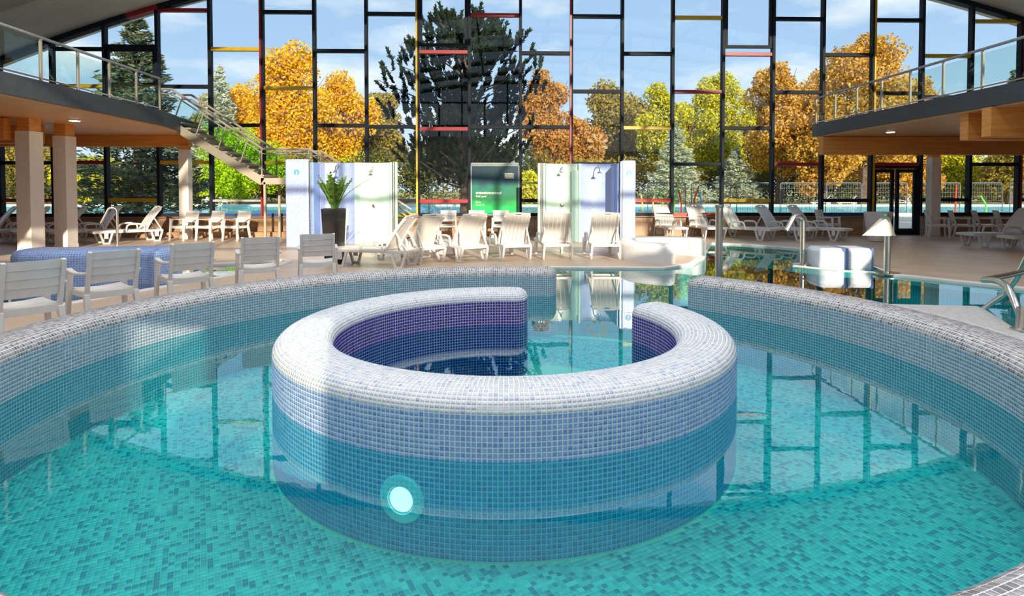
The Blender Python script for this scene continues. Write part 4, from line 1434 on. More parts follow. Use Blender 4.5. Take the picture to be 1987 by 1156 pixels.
def make_lounger():
    t = thing('sun_lounger', '', 'sun lounger')
    # foot end along +x, hinge of the back at x = 0
    m = MB()
    for s in (-1, 1):
        m.bar((-0.46, s * .30, .325), (1.25, s * .30, .335), 0.045, 0.065)
    m.bar((-0.46, -.30, .325), (-0.46, .30, .325), 0.045, 0.06).bar((1.26, -.30, .335), (1.26, .30, .335), 0.05, 0.07).bar((0.0, -.30, .325), (0.0, .30, .325), 0.04, 0.05)
    m.build('frame', M['plastic'], t, bevel=0.01)
    for k in range(6):
        y = -0.235 + 0.094 * k
        rows = [[(x, y - .042, .352 + .012 * math.sin(x * 2.2)), (x, y + .042, .352 + .012 * math.sin(x * 2.2))] for x in np.linspace(0.03, 1.24, 8)]
        MB().sheet(rows, 0.015, (0, 0, 1)).build('bed_slat', M['plastic'], t, smooth=True)
    for x in (-0.30, 0.98):
        for s in (-1, 1):
            y = s * .305
            m = MB()
            m.bar((x - .15, y, .31), (x - .065, y * 1.03, .02), 0.045, 0.05, (1, 0, 0)).bar((x + .15, y, .31), (x + .065, y * 1.03, .02), 0.045, 0.05, (1, 0, 0))
            m.bar((x - .09, y * 1.03, .02), (x + .09, y * 1.03, .02), 0.05, 0.04)
            m.bar((x - .05, y * 1.01, .23), (x + .05, y * 1.01, .23), 0.03, 0.16)
            m.build('leg', M['plastic'], t, bevel=0.006)
    for s in (-1, 1):
        y = s * .345
        MB().tube([(0.02, y, .33), (0.03, y, .46), (0.08, y, .525), (0.20, y, .545), (0.40, y, .54), (0.47, y, .50), (0.50, y, .40), (0.50, y, .33)], [.022, .024, .026, .028, .028, .026, .024, .022], 8).build('armrest', M['plastic'], t, smooth=True)
    def bk(q, y):              # up the back, q 0..1
        L = 0.86
        return Vector((-0.02 - 0.40 * q * L / .86 + 0.03 * math.sin(q * PI) - 0.05 * q * q, y * (1 - .10 * q), 0.36 + 0.66 * q))
    br = thing('backrest', None, None); br.parent = t
    for s in (-1, 1):
        m = MB()
        pts = [bk(q, s * .305) for q in np.linspace(0, .93, 8)]
        for a, b in zip(pts, pts[1:]): m.bar(a, b, 0.05, 0.05, (1, 0, 0))
        m.build('stile', M['plastic'], br)
    MB().bar(bk(.02, -.3), bk(.02, .3), 0.045, 0.04).build('hinge_bar', M['plastic'], br)
    for k in range(6):
        y = -0.245 + 0.098 * k
        rows = [[bk(q, y - .0455), bk(q, y + .0455)] for q in np.linspace(0.03, 0.90, 7)]
        MB().sheet(rows, 0.016, (1, 0, .4)).build('back_slat', M['plastic'], br, smooth=True)
    rows = []
    top = MB()
    for y0, y1, q0, q1 in ((-.325, -.10, .895, 1.0), (.10, .325, .895, 1.0), (-.10, .10, .895, .925), (-.10, .10, .97, 1.01)):
        rows = [[bk(q, y) + Vector((0, 0, 0.012 * (1 - (y / .33) ** 2))) for y in np.linspace(y0, y1, 5)] for q in (q0, q1)]
        top.sheet(rows, 0.028, (1, 0, .4))
    top.build('head_grip', M['plastic'], br)
    for s in (-1, 1):
        MB().bar(bk(.55, s * .29), (-0.44, s * .285, .34), 0.03, 0.03).build('support_strut', M['plastic'], t)
    return t


def place(proto, used, x, y, ang, label, group, z=DECK):
    if used: o = copy_tree(proto)
    else: o = proto
    o.location = (x, y, z); o.rotation_euler = (0, 0, R(ang))
    o['label'] = label; o['group'] = group
    return o


chair = make_chair()
G1 = 'armchairs behind the whirlpool wall'
near = [(617, 566, 108, 'armchair in front of the blue shower wing, last of the near row'),
        (506, 580, 118, 'fourth armchair of the near row, second from the black planter'),
        (374, 606, 134, 'middle armchair of the near row, bright paddling pool behind it'),
        (222, 640, 142, 'armchair with its back to the camera in front of the blue bench'),
        (66, 686, 146, 'leftmost near armchair, cut by the picture edge')]
for i, (px, py, ang, lab) in enumerate(near):
    p = gp(px, py, DECK)
    place(chair, i > 0, p.x + .27 * math.cos(R(ang)), p.y + .27 * math.sin(R(ang)), ang, 'white slatted plastic ' + lab, G1)
far = [(352, 467, -112, 'sunlit white armchair in front of the slim column', 'armchairs at the glass front'),
       (403, 467, -112, 'middle one of three sunlit white armchairs by the low wall', 'armchairs at the glass front'),
       (455, 467, -112, 'sunlit white armchair nearest the stair post', 'armchairs at the glass front'),
       (868, 464, -88, 'white armchair just beside the green sign below the red rail', 'armchairs under the green sign'),
       (924, 464, -88, 'white armchair under the lettering of the green sign', 'armchairs under the green sign'),
       (972, 464, -88, 'white armchair under the right half of the green sign', 'armchairs under the green sign'),
       (1612, 461, -50, 'white armchair at the end of the sunlit loungers by the blue sill', 'armchairs near the door'),
       (1826, 463, -25, 'shaded armchair right beside the white door column', 'armchairs near the door'),
       (1874, 463, -25, 'second shaded armchair from the white door column', 'armchairs near the door'),
       (1920, 463, -25, 'third shaded armchair from the white door column', 'armchairs near the door'),
       (1963, 463, -25, 'fourth shaded armchair from the white door column', 'armchairs near the door')]
for px, py, ang, lab, grp in far:
    p = gp(px, py, DECK)
    place(chair, True, p.x, p.y + .15, ang, lab, grp)
lng = make_lounger()
GL, GC, GRR = 'loungers in the shade under the gallery', 'loungers at the tip of the deck', 'loungers facing the pool at the glass front'
sp_ = [
    (276, 468, 228, 'shaded white lounger nearest the sunlit armchairs', GL),
    (196, 468, 228, 'shaded white lounger behind the bent grab rail', GL),
    (130, 468, 228, 'shaded white lounger next to the second column', GL),
    (58, 468, 228, 'shaded white lounger seen between the two columns', GL),
    (-8, 468, 228, 'shaded white lounger at the left picture edge', GL),
    (1170, 500, 90, 'lounger in front of the powder blue shower wall, back to the camera', GC),
    (1077, 500, 95, 'lounger in front of the pale green shower glass, back to the camera', GC),
    (992, 502, 108, 'third lounger of the fan, below the green sign', GC),
    (902, 505, 124, 'fourth lounger of the fan, back turned, left of the green sign', GC),
    (816, 508, 138, 'fifth lounger of the fan, beside the one lying sideways', GC),
    (760, 517, 165, 'white lounger seen from the side behind the basin wall', GC),
    (1291, 458, -86, 'bright sunlit lounger just beyond the powder blue wing', GRR),
    (1357, 458, -82, 'bright sunlit lounger left of the upright steel pipe', GRR),
    (1428, 462, -52, 'sunlit lounger right beside the upright steel pipe', GRR),
    (1500, 462, -52, 'white lounger between the steel pipe and the swan neck spout', GRR),
    (1563, 462, -52, 'white lounger partly behind the swan neck spout', GRR),
    (1962, 478, 180, 'shaded lounger on the brown deck with its foot end towards the pot', GRR),
    (2052, 486, 178, 'nearest lounger on the brown deck at the right picture edge', GRR)]
for i, (px, py, ang, lab, grp) in enumerate(sp_):
    p = gp(px, py, DECK)
    place(lng, i > 0, p.x, p.y, ang, lab, grp)

# ------------------------------------------------------------------ stair from the gallery down to the deck
st = thing('staircase', 'beige steel stair with glass sides descending from the gallery behind the shower', 'stair', (-10.2, 18.3, 0))
x_t, z_t = 0.05, 3.66
x_l0, x_l1, z_l = 2.75, 4.15, 1.90
x_b = 7.0
for y in (-0.55, 0.55):
    m = MB()
    m.bar((x_t, y, z_t - .16), (x_l0, y, z_l - .10), 0.06, 0.24)
    m.bar((x_l0 - .06, y, z_l - .08), (x_l1 + .06, y, z_l - .08), 0.06, 0.20)
    m.bar((x_l1, y, z_l - .12), (x_b, y, DECK + .06), 0.06, 0.24)
    m.build('stringer', M['beige_steel'], st, bevel=0.008)
    m = MB()
    top = [(x_t - .3, y, z_t + .90), (x_t, y, z_t + .90), (x_l0, y, z_l + .88), (x_l1, y, z_l + .88), (x_b, y, DECK + .90)]
    for hgt, r_ in ((0, .035), (-.14, .02)):
        MB().tube([(a, b, c + hgt) for a, b, c in top], r_, 8).build('handrail', M['beige_steel'], st, smooth=True)
    def zst(x):
        if x < x_l0: return z_t + (z_l - z_t) * (x - x_t) / (x_l0 - x_t)
        if x < x_l1: return z_l
        return z_l + (DECK - z_l) * (x - x_l1) / (x_b - x_l1)
    for x in (0.1, 0.75, 1.4, 2.05, 2.72, 3.45, 4.13, 4.85, 5.55, 6.25, 6.9):
        MB().bar((x, y, zst(x) - .05), (x + .28 * (0 if x_l0 - .1 < x < x_l1 else 1), y, zst(x) + .90 - .17 * (0 if x_l0 - .1 < x < x_l1 else 1)), 0.03, 0.03).build('baluster', M['beige_steel'], st)
    for a, b in ((0.1, x_l0), (x_l0, x_l1), (x_l1, x_b - .1)):
        q = [(a, y, zst(a) + .10), (b, y, zst(b) + .10), (b, y, zst(b) + .80), (a, y, zst(a) + .80)]
        MB().hexa([q[0], q[1], (q[1][0], y + .012, q[1][2]), (q[0][0], y + .012, q[0][2])], [q[3], q[2], (q[2][0], y + .012, q[2][2]), (q[3][0], y + .012, q[3][2])]).build('glass_panel', M['railglass'], st)
    MB().box((x_l0 + .05, y, (z_l - .1) / 2), (0.06, 0.06, z_l - .12)).build('support_post', M['beige_steel'], st)
    MB().box((x_l1 - .05, y, (z_l - .1) / 2), (0.06, 0.06, z_l - .12)).build('support_post', M['beige_steel'], st)
for k in range(10):
    f = (k + .5) / 10
    MB().box((x_t + (x_l0 - x_t) * f, 0, z_t + (z_l - z_t) * f), (0.30, 1.06, 0.05)).build('tread', M['beige_steel'], st)
    MB().box((x_l1 + (x_b - x_l1) * f, 0, z_l + (DECK - z_l) * f), (0.30, 1.06, 0.05)).build('tread', M['beige_steel'], st)
MB().box(((x_l0 + x_l1) / 2, 0, z_l - .02), (x_l1 - x_l0, 1.06, 0.06)).build('landing', M['beige_steel'], st)

# ================================================================== OUTDOORS
M['lawn'] = mat('autumn_lawn', (0.36, 0.33, 0.11), 0.9, var=0.25, scale=0.25)
M['paving'] = mat('pale_paving', (0.66, 0.58, 0.46), 0.8, var=0.08, scale=0.6)
M['outwater'] = water_mat('outdoor_water', (0.85, 0.97, 0.98), ior=1.2, ripple=0.05, scale=1.0, cap=0.22)
M['outpool'] = mat('turquoise_basin', (0.50, 0.86, 0.84), 0.5, var=0.03)
MATS_OUT = -0.05
lawn = MB().box((0, 260, MATS_OUT - .1), (600, 440, 0.2)).build('ground', M['lawn']); tag(lawn, 'autumn lawn beyond the outdoor pool', 'lawn', kind='structure')
pav = MB().box((0, 30, MATS_OUT - .085), (120, 20.0, 0.2)).build('pavement', M['paving']); tag(pav, 'pale paving around the outdoor pool', 'pavement', kind='structure')
basin_o = MB().box((0, 46, MATS_OUT - .06), (120, 20, 0.2)).build('outdoor_pool_basin', M['outpool']); tag(basin_o, 'turquoise basin of the outdoor pool', 'pool', kind='structure')
ow = MB().box((0, 46, MATS_OUT + .06), (120, 20, 0.01)).build('water_outdoor', M['outwater']); tag(ow, 'water of the outdoor pool', 'water', kind='structure')
for y, nm, lab in ((35.9, 'trim_6', 'near white kerb of the outdoor pool'), (56.2, 'trim_7', 'far white kerb of the outdoor pool')):
    tag(MB().box((0, y, .02), (120, 0.5, 0.24)).build(nm, M['coping'], bevel=0.02), lab, 'kerb', kind='structure')


def leaf_mat(name, cols):
    m = bpy.data.materials.new(name)
    m.use_nodes = True
    n, l = m.node_tree.nodes, m.node_tree.links
    n.clear()
    out = n.new('ShaderNodeOutputMaterial')
    at_ = n.new('ShaderNodeAttribute'); at_.attribute_name = 'tint'
    cr = n.new('ShaderNodeValToRGB')
    el = cr.color_ramp.elements
    el[0].position = 0; el[0].color = cols[0] + (1,)
    el[1].position = 1; el[1].color = cols[-1] + (1,)
    for i in range(1, len(cols) - 1):
        x = el.new(i / (len(cols) - 1)); x.color = cols[i] + (1,)
    df = n.new('ShaderNodeBsdfDiffuse'); tl = n.new('ShaderNodeBsdfTranslucent')
    mx = n.new('ShaderNodeMixShader'); mx.inputs[0].default_value = 0.30
    l.new(at_.outputs['Fac'], cr.inputs[0]); l.new(cr.outputs[0], df.inputs[0]); l.new(cr.outputs[0], tl.inputs[0])
    l.new(df.outputs[0], mx.inputs[1]); l.new(tl.outputs[0], mx.inputs[2]); l.new(mx.outputs[0], out.inputs[0])
    return m


LM = {
    'gold': leaf_mat('golden_leaves', [(0.473, 0.242, 0.016), (0.744, 0.412, 0.016), (0.902, 0.557, 0.034), (0.654, 0.412, 0.042)]),
    'rust': leaf_mat('rusty_leaves', [(0.341, 0.151, 0.028), (0.521, 0.251, 0.046), (0.661, 0.341, 0.074), (0.441, 0.241, 0.064)]),
    'oak': leaf_mat('amber_oak_leaves', [(0.376, 0.184, 0.028), (0.606, 0.326, 0.046), (0.773, 0.456, 0.092), (0.522, 0.305, 0.055)]),
    'olive': leaf_mat('olive_leaves', [(0.201, 0.160, 0.037), (0.341, 0.260, 0.055), (0.461, 0.341, 0.074), (0.281, 0.241, 0.055)]),
    'lime': leaf_mat('yellow_green_leaves', [(0.313, 0.317, 0.016), (0.543, 0.496, 0.026), (0.689, 0.609, 0.042), (0.418, 0.451, 0.050)]),
    'bright': leaf_mat('bright_green_leaves', [(0.158, 0.304, 0.008), (0.317, 0.515, 0.016), (0.496, 0.679, 0.026), (0.564, 0.608, 0.034)]),
    'spruce': leaf_mat('blue_grey_needles', [(0.326, 0.370, 0.261), (0.499, 0.532, 0.398), (0.630, 0.652, 0.480), (0.261, 0.305, 0.209)]),
    'fir': leaf_mat('dark_fir_needles', [(0.050, 0.084, 0.058), (0.092, 0.133, 0.084), (0.251, 0.267, 0.142), (0.042, 0.067, 0.050)]),
    'pine': leaf_mat('dark_pine_needles', [(0.013, 0.026, 0.017), (0.026, 0.044, 0.026), (0.043, 0.061, 0.031), (0.015, 0.029, 0.023)]),
    'hedge': leaf_mat('dark_hedge_leaves', [(0.042, 0.058, 0.016), (0.092, 0.109, 0.034), (0.167, 0.151, 0.042), (0.251, 0.183, 0.050)]),
}
M['bark'] = mat('brown_bark', (0.13, 0.085, 0.055), 0.9, var=0.25, scale=5, bump=0.4)
M['bark_red'] = mat('reddish_bark', (0.34, 0.20, 0.12), 0.9, var=0.25, scale=5, bump=0.4)


def leaf_mesh(name, C, D, L, Wd, tint, material, parent):
    """diamond leaves at C along D"""
    n = len(C)
    rng = np.random.default_rng(n)
    D = D / (np.linalg.norm(D, axis=1)[:, None] + 1e-9)
    U = rng.normal(size=(n, 3)); U -= D * (U * D).sum(1)[:, None]; U /= np.linalg.norm(U, axis=1)[:, None] + 1e-9
    L = np.broadcast_to(L, n)[:, None]; Wd = np.broadcast_to(Wd, n)[:, None]
    V = np.stack([C - D * L / 2, C + U * Wd / 2, C + D * L / 2, C - U * Wd / 2], 1).reshape(-1, 3)
    Fq = np.arange(4 * n).reshape(-1, 4)
    return mesh_np(name, V, Fq, [material], np.zeros(n, int), tint, parent, 'stuff')


def blob_points(rng, blobs, n):
    """points thickly over the outside of several lobes; also a clump value"""
    vol = np.array([b[3] * b[4] * b[5] for b in blobs]) ** 0.75
    idx = rng.choice(len(blobs), n, p=vol / vol.sum())
    B = np.array(blobs)[idx]
    d = rng.normal(size=(n, 3)); d /= np.linalg.norm(d, axis=1)[:, None]
    r = 1 - 0.55 * rng.random(n) ** 2.0
    # lumps: push the surface in and out
    k = np.sin(d[:, 0] * 7 + idx) * np.sin(d[:, 1] * 6 + idx * 2) * np.sin(d[:, 2] * 8 + idx * 3)
    r = r * (0.92 + 0.16 * k)
    return B[:, :3] + d * B[:, 3:6] * r[:, None], d, idx


TREES = []
def broadleaf(px, ytop, Y, wpx, kind, label, n=9000, leaf=0.26, ybot=None, lobes=9, seed=1, group='trees beyond the outdoor pool', bark='bark', crown_low=0.22):
    if Y > 33: leaf *= max(61, 61 + (Y - 44) * 1.8) / Y; Y = max(61, 61 + (Y - 44) * 1.8)     # beyond the outdoor pool
    rng = np.random.default_rng(seed)
    top = at(px, ytop, Y)
    H = top.z
    rx = wpx / 2 / F_PX * Y
    t = thing('broadleaf_tree', label, 'tree', (top.x, Y, MATS_OUT), 0, group)
    z0 = H * crown_low if ybot is None else at(px, ybot, Y).z
    blobs = []
    lobes = lobes * 3
    for k in range(lobes):
        a = rng.random() * 2 * PI
        f = (k + .5) / lobes
        zc = z0 + (H - z0) * (0.12 + 0.76 * f)
        prof = math.sin(PI * min(.96, max(.12, 0.16 + 0.78 * f))) ** 0.7
        rr_ = rx * 0.72 * prof * rng.random() ** .5
        s = rx * (0.22 + 0.20 * rng.random()) * (0.6 + .5 * prof)
        sz = min(s * 0.95, (H - zc) if f > .5 else s)
        blobs.append((math.cos(a) * rr_, math.sin(a) * rr_, zc, s, s, max(sz, s * .5)))
    blobs.append((0, 0, (z0 + H) / 2, rx * .52, rx * .52, (H - z0) * .40))
    C, D, idx = blob_points(rng, blobs, n)
    C = C[C[:, 2] < H + .2]; D = D[:len(C)]
    dirs = rng.normal(size=C.shape)
    tint = np.clip(0.5 + 0.25 * np.sin(C[:, 0] * 1.3 + seed) * np.sin(C[:, 2] * 1.1) + rng.normal(size=len(C)) * .22, 0, 1)
    leaf_mesh('crown', C, dirs, leaf * (0.8 + .6 * rng.random(len(C))), leaf * .75, tint, LM[kind], t)
    tr = MB().tube([(0, 0, 0), (0.1, 0, H * .2), (-0.05, .05, H * .45), (0, 0, H * .8)], [rx * .085 + .08, rx * .07 + .05, rx * .045 + .04, .04], 8)
    for k in range(6):
        a = k * 1.05 + seed; zb = H * (.25 + .07 * k)
        tr.tube([(0, 0, zb), (math.cos(a) * rx * .35, math.sin(a) * rx * .35, zb + H * .12), (math.cos(a) * rx * .65, math.sin(a) * rx * .65, zb + H * .26)], [rx * .03 + .04, .05, .02], 5)
    tr.build('trunk', M[bark], t, smooth=True)
    return t


def conifer(px, ytop, Y, wpx, kind, label, n=8000, leaf=0.30, ybot=None, seed=1, group='conifers beyond the glass', droop=0.25):
    if Y > 33: leaf *= max(61, 61 + (Y - 44) * 1.8) / Y; Y = max(61, 61 + (Y - 44) * 1.8)     # beyond the outdoor pool
    rng = np.random.default_rng(seed)
    top = at(px, ytop, Y)
    H = top.z
    rx = wpx / 2 / F_PX * Y
    t = thing('conifer', label, 'tree', (top.x, Y, MATS_OUT), 0, group)
    z0 = max(0.1, at(px, ybot, Y).z if ybot else 0.3)
    C, D, tint = [], [], []
    nb = int(90 + 20 * H)
    per = max(10, n // nb)
    for k in range(nb):
        f = rng.random() ** 0.75
        z = z0 + (H - z0) * (1 - f) if False else H - (H - z0) * f
        r = rx * (0.06 + 0.94 * f) * (0.72 + .35 * rng.random())
        a = rng.random() * 2 * PI
        q = rng.random(per) ** 0.6
        base = np.array([math.cos(a), math.sin(a), 0])
        side = np.array([-math.sin(a), math.cos(a), 0])
        lift = -droop * q * r + 0.22 * r * q ** 2.5
        spread = (0.20 * r + .05) * (0.35 + q * (1.15 - q) * 2)
        c = base[None] * (q * r)[:, None] + side[None] * (rng.normal(size=per) * spread * .6)[:, None]
        c[:, 2] = z + lift + rng.normal(size=per) * .05 * (1 + r * .3)
        d = base[None] * .8 + side[None] * rng.normal(size=per)[:, None] * .7 + np.array([0, 0, 1])[None] * (rng.normal(size=per)[:, None] * .35 + .1)
        C.append(c); D.append(d)
        tint.append(np.clip(0.42 + .22 * rng.normal() + 0.20 * rng.normal(size=per), 0, 1))
    C, D, tint = np.concatenate(C), np.concatenate(D), np.concatenate(tint)
    leaf_mesh('crown', C, D, leaf * (0.8 + .7 * rng.random(len(C))), leaf * .32, tint, LM[kind], t)
    MB().tube([(0, 0, 0), (0, 0, H * .5), (0, 0, H * .97)], [H * .018 + .06, H * .012 + .03, .02], 7).build('trunk', M['bark'], t, smooth=True)
    return t


def pine(px, ytop, Y, wpx, label, seed=4):
    """dark pine with candle-like upright tufts"""
    rng = np.random.default_rng(seed)
    top = at(px, ytop, Y)
    H = top.z; rx = wpx / 2 / F_PX * Y
    t = thing('pine', label, 'tree', (top.x, Y, MATS_OUT), 0, 'conifers beyond the glass')
    C, D, tint, L = [], [], [], []
    br = MB()
    br.tube([(0, 0, 0), (.1, 0, H * .4), (0, 0, H * .93)], [.24, .18, .05], 8)
    for k in range(74):
        f = rng.random() ** .8
        zb = 1.6 + (H - 2.2) * (k + .5) / 74
        rel = (k + .5) / 74
        reach = rx * (0.55 + .5 * rng.random()) * (math.sin(PI * min(1, 0.22 + rel * .72)) ** .8)
        a = k * 2.4 + rng.random()
        ex = np.array([math.cos(a), math.sin(a), 0])
        tip = ex * reach + np.array([0, 0, zb + reach * .28])
        tip[2] = min(tip[2], H - .5)
        br.tube([(0, 0, zb * .93), tuple(ex * reach * .5 + np.array([0, 0, zb + reach * .06])), tuple(tip)], [.06, .04, .015], 5)
        for j in range(14):
            q = 0.40 + 0.60 * rng.random()
            c0 = np.array([0, 0, zb * .93]) * (1 - q) + tip * q + rng.normal(size=3) * np.array([.35, .35, .22]) * (.5 + reach * .18)
            m = 70
            up = np.array([0, 0, 1.0]) + ex * .35 + rng.normal(size=3) * .22
            up /= np.linalg.norm(up)
            ln = 0.42 + .35 * rng.random()
            s = rng.random(m)
            nd = up[None] * .9 + rng.normal(size=(m, 3)) * .42
            C.append(c0[None] + up[None] * (s * ln)[:, None] + nd * .07); D.append(nd)
            L.append(np.full(m, .24)); tint.append(np.clip(.40 + .2 * rng.normal() + .12 * rng.normal(size=m) + .25 * (s - .5), 0, 1))
    C, D, L, tint = map(np.concatenate, (C, D, L, tint))
    leaf_mesh('crown', C, D, L, 0.085, tint, LM['pine'], t)
    br.build('trunk', M['bark'], t, smooth=True)
    return t


def bush(px, ytop, Y, wpx, kind, label, n=3500, leaf=0.22, seed=1, group='shrubs beyond the outdoor pool'):
    Y = max(Y, 59 + (Y - 44) * .5)
    rng = np.random.default_rng(seed)
    top = at(px, ytop, Y); H = max(.6, top.z); rx = wpx / 2 / F_PX * Y
    t = thing('shrub', label, 'shrub', (top.x, Y, MATS_OUT), 0, group)
    blobs = [(0, 0, H * .45, rx * .8, rx * .5, H * .5)]
    for k in range(6):
        blobs.append((rx * (rng.random() * 1.5 - .75), rx * (rng.random() - .5) * .5, H * (.3 + .4 * rng.random()), rx * .38, rx * .35, H * .34))
    C, D, idx = blob_points(rng, blobs, n)
    C[:, 2] = np.clip(C[:, 2], 0.05, H)
    tint = np.clip(.45 + .25 * np.sin(C[:, 0] * 1.1 + seed) + .2 * rng.normal(size=n), 0, 1)
    leaf_mesh('foliage', C, rng.normal(size=C.shape), leaf * (.8 + .6 * rng.random(n)), leaf * .8, tint, LM[kind], t)
    MB().tube([(0, 0, 0), (0, 0, H * .7)], [.10, .03], 6).build('stem', M['bark'], t)
    return t


conifer(262, 2, 31, 300, 'fir', 'tall dark fir seen behind the left balustrade', n=15000, leaf=.34, seed=11, ybot=400)
conifer(425, 128, 53, 150, 'spruce', 'pale grey green conifer between the fir and the golden maple', n=8000, leaf=.42, seed=12, ybot=330)
broadleaf(565, 72, 52, 215, 'gold', 'tall golden maple behind the red mullion', n=20800, leaf=0.252, seed=21, crown_low=.18, lobes=11)
broadleaf(665, 130, 56, 170, 'gold', 'smaller golden tree right of the tall maple', n=14400, leaf=0.252, seed=22, crown_low=.15)
broadleaf(468, 150, 58, 130, 'gold', 'golden tree partly hidden by the tall maple at its left', n=10400, leaf=0.252, seed=23, crown_low=.2)
broadleaf(455, 242, 34, 205, 'bright', 'bright green round tree with a leaning reddish trunk', n=22400, leaf=0.126, seed=24, ybot=388, lobes=10, bark='bark_red')
conifer(548, 238, 60, 75, 'spruce', 'small silvery spruce in front of the golden maple', n=4500, leaf=.40, seed=13, ybot=360)
conifer(668, 244, 58, 120, 'spruce', 'broad silvery spruce behind the shower screen', n=6500, leaf=.40, seed=14, ybot=370)
pine(900, 26, 29, 330, 'large dark pine with upright tufts in the middle of the glass front')
broadleaf(740, 165, 60, 120, 'olive', 'olive brown tree left of the dark pine', n=11200, leaf=0.266, seed=25)
broadleaf(1060, 118, 55, 130, 'rust', 'orange brown tree right of the dark pine', n=15200, leaf=0.252, seed=26, crown_low=.12)
broadleaf(1190, 150, 62, 190, 'olive', 'broad olive brown tree behind the red mullion', n=17600, leaf=0.281, seed=27, crown_low=.1)
broadleaf(1120, 215, 58, 120, 'rust', 'lower rusty tree behind the green shower glass', n=10400, leaf=0.252, seed=28, crown_low=.1)
broadleaf(1285, 146, 54, 120, 'lime', 'yellow green tree left of the silver spruce', n=14400, leaf=0.237, seed=29, crown_low=.1)
broadleaf(1392, 124, 60, 150, 'lime', 'tall pale yellow tree in the middle of the right half', n=17600, leaf=0.252, seed=30, crown_low=.1)
conifer(1312, 238, 46, 150, 'spruce', 'large silver spruce beside the playground pipes', n=10000, leaf=.30, seed=15, ybot=385)
conifer(1428, 286, 48, 120, 'spruce', 'smaller silver spruce behind the yellow rail', n=7000, leaf=.30, seed=16, ybot=385)
broadleaf(1515, 100, 47, 160, 'oak', 'amber oak with a ragged crown left of the largest oak', n=19200, leaf=0.222, seed=31, crown_low=.12)
broadleaf(1680, 48, 45, 240, 'oak', 'largest amber oak behind the gallery balustrade', n=28800, leaf=0.222, seed=32, crown_low=.10, lobes=13)
broadleaf(1600, 200, 44, 150, 'oak', 'low amber oak filling the gap between the two taller oaks', n=14400, leaf=0.222, seed=33, crown_low=.08)
broadleaf(1760, 230, 48, 150, 'oak', 'amber tree behind the double door', n=12800, leaf=0.222, seed=34, crown_low=.08)
broadleaf(1850, 290, 50, 150, 'lime', 'yellow green tree behind the shaded armchairs', n=11200, leaf=0.222, seed=35, crown_low=.08)
conifer(1968, 130, 52, 110, 'fir', 'dark conifer at the right picture edge behind the balustrade', n=6000, leaf=.36, seed=17, ybot=400)
broadleaf(1960, 280, 46, 120, 'olive', 'olive tree at the right picture edge', n=9600, leaf=0.222, seed=36, crown_low=.08)
broadleaf(40, 230, 48, 170, 'olive', 'olive tree behind the white columns', n=10400, leaf=0.222, seed=37, crown_low=.08)
broadleaf(180, 300, 40, 170, 'lime', 'low yellow green tree behind the shaded loungers', n=11200, leaf=0.178, seed=38, crown_low=.08)
broadleaf(1340, 190, 70, 130, 'olive', 'olive tree filling behind the silver spruce', n=9600, leaf=0.296, seed=41, crown_low=.08)
broadleaf(1465, 205, 72, 130, 'olive', 'olive tree filling behind the smaller silver spruce', n=9600, leaf=0.296, seed=42, crown_low=.08)
broadleaf(1590, 120, 66, 140, 'oak', 'amber oak far behind between the two ragged oaks', n=12800, leaf=0.266, seed=43, crown_low=.08)
broadleaf(1790, 130, 64, 110, 'oak', 'amber oak far behind at the edge of the largest oak', n=9600, leaf=0.266, seed=44, crown_low=.08)
broadleaf(410, 165, 74, 110, 'olive', 'olive tree far behind the pale conifer', n=9600, leaf=0.296, seed=45, crown_low=.08)
for i, (px, yt, Y, w, kd, lab) in enumerate((
        (760, 268, 50, 190, 'hedge', 'dark shrub thicket left of the pine trunk'), (860, 250, 47, 200, 'hedge', 'dark shrub thicket around the pine trunk'),
        (985, 258, 49, 190, 'hedge', 'dark shrub thicket right of the pine trunk'), (1090, 300, 70, 220, 'olive', 'olive hedge behind the shower screen on the right'),
        (1240, 300, 72, 240, 'olive', 'olive hedge behind the silver spruce'), (1400, 318, 74, 260, 'hedge', 'dark hedge behind the playground pipes'),
        (1540, 310, 70, 240, 'hedge', 'dark hedge under the amber oaks'), (1700, 318, 72, 250, 'olive', 'olive hedge behind the double door'),
        (1880, 320, 74, 260, 'hedge', 'dark hedge behind the shaded armchairs'), (600, 300, 72, 260, 'olive', 'olive hedge under the golden maple'),
        (420, 320, 66, 240, 'hedge', 'dark hedge behind the bright green tree'), (260, 322, 58, 220, 'hedge', 'dark hedge behind the slim column'),
        (90, 318, 62, 240, 'hedge', 'dark hedge behind the second column'), (690, 285, 52, 150, 'lime', 'yellow green shrub behind the potted plant'),
        (1010, 330, 44, 110, 'lime', 'small yellow green shrub beside the green sign'))):
    bush(px, yt, Y, w, kd, lab, n=5000, leaf=.30, seed=50 + i)

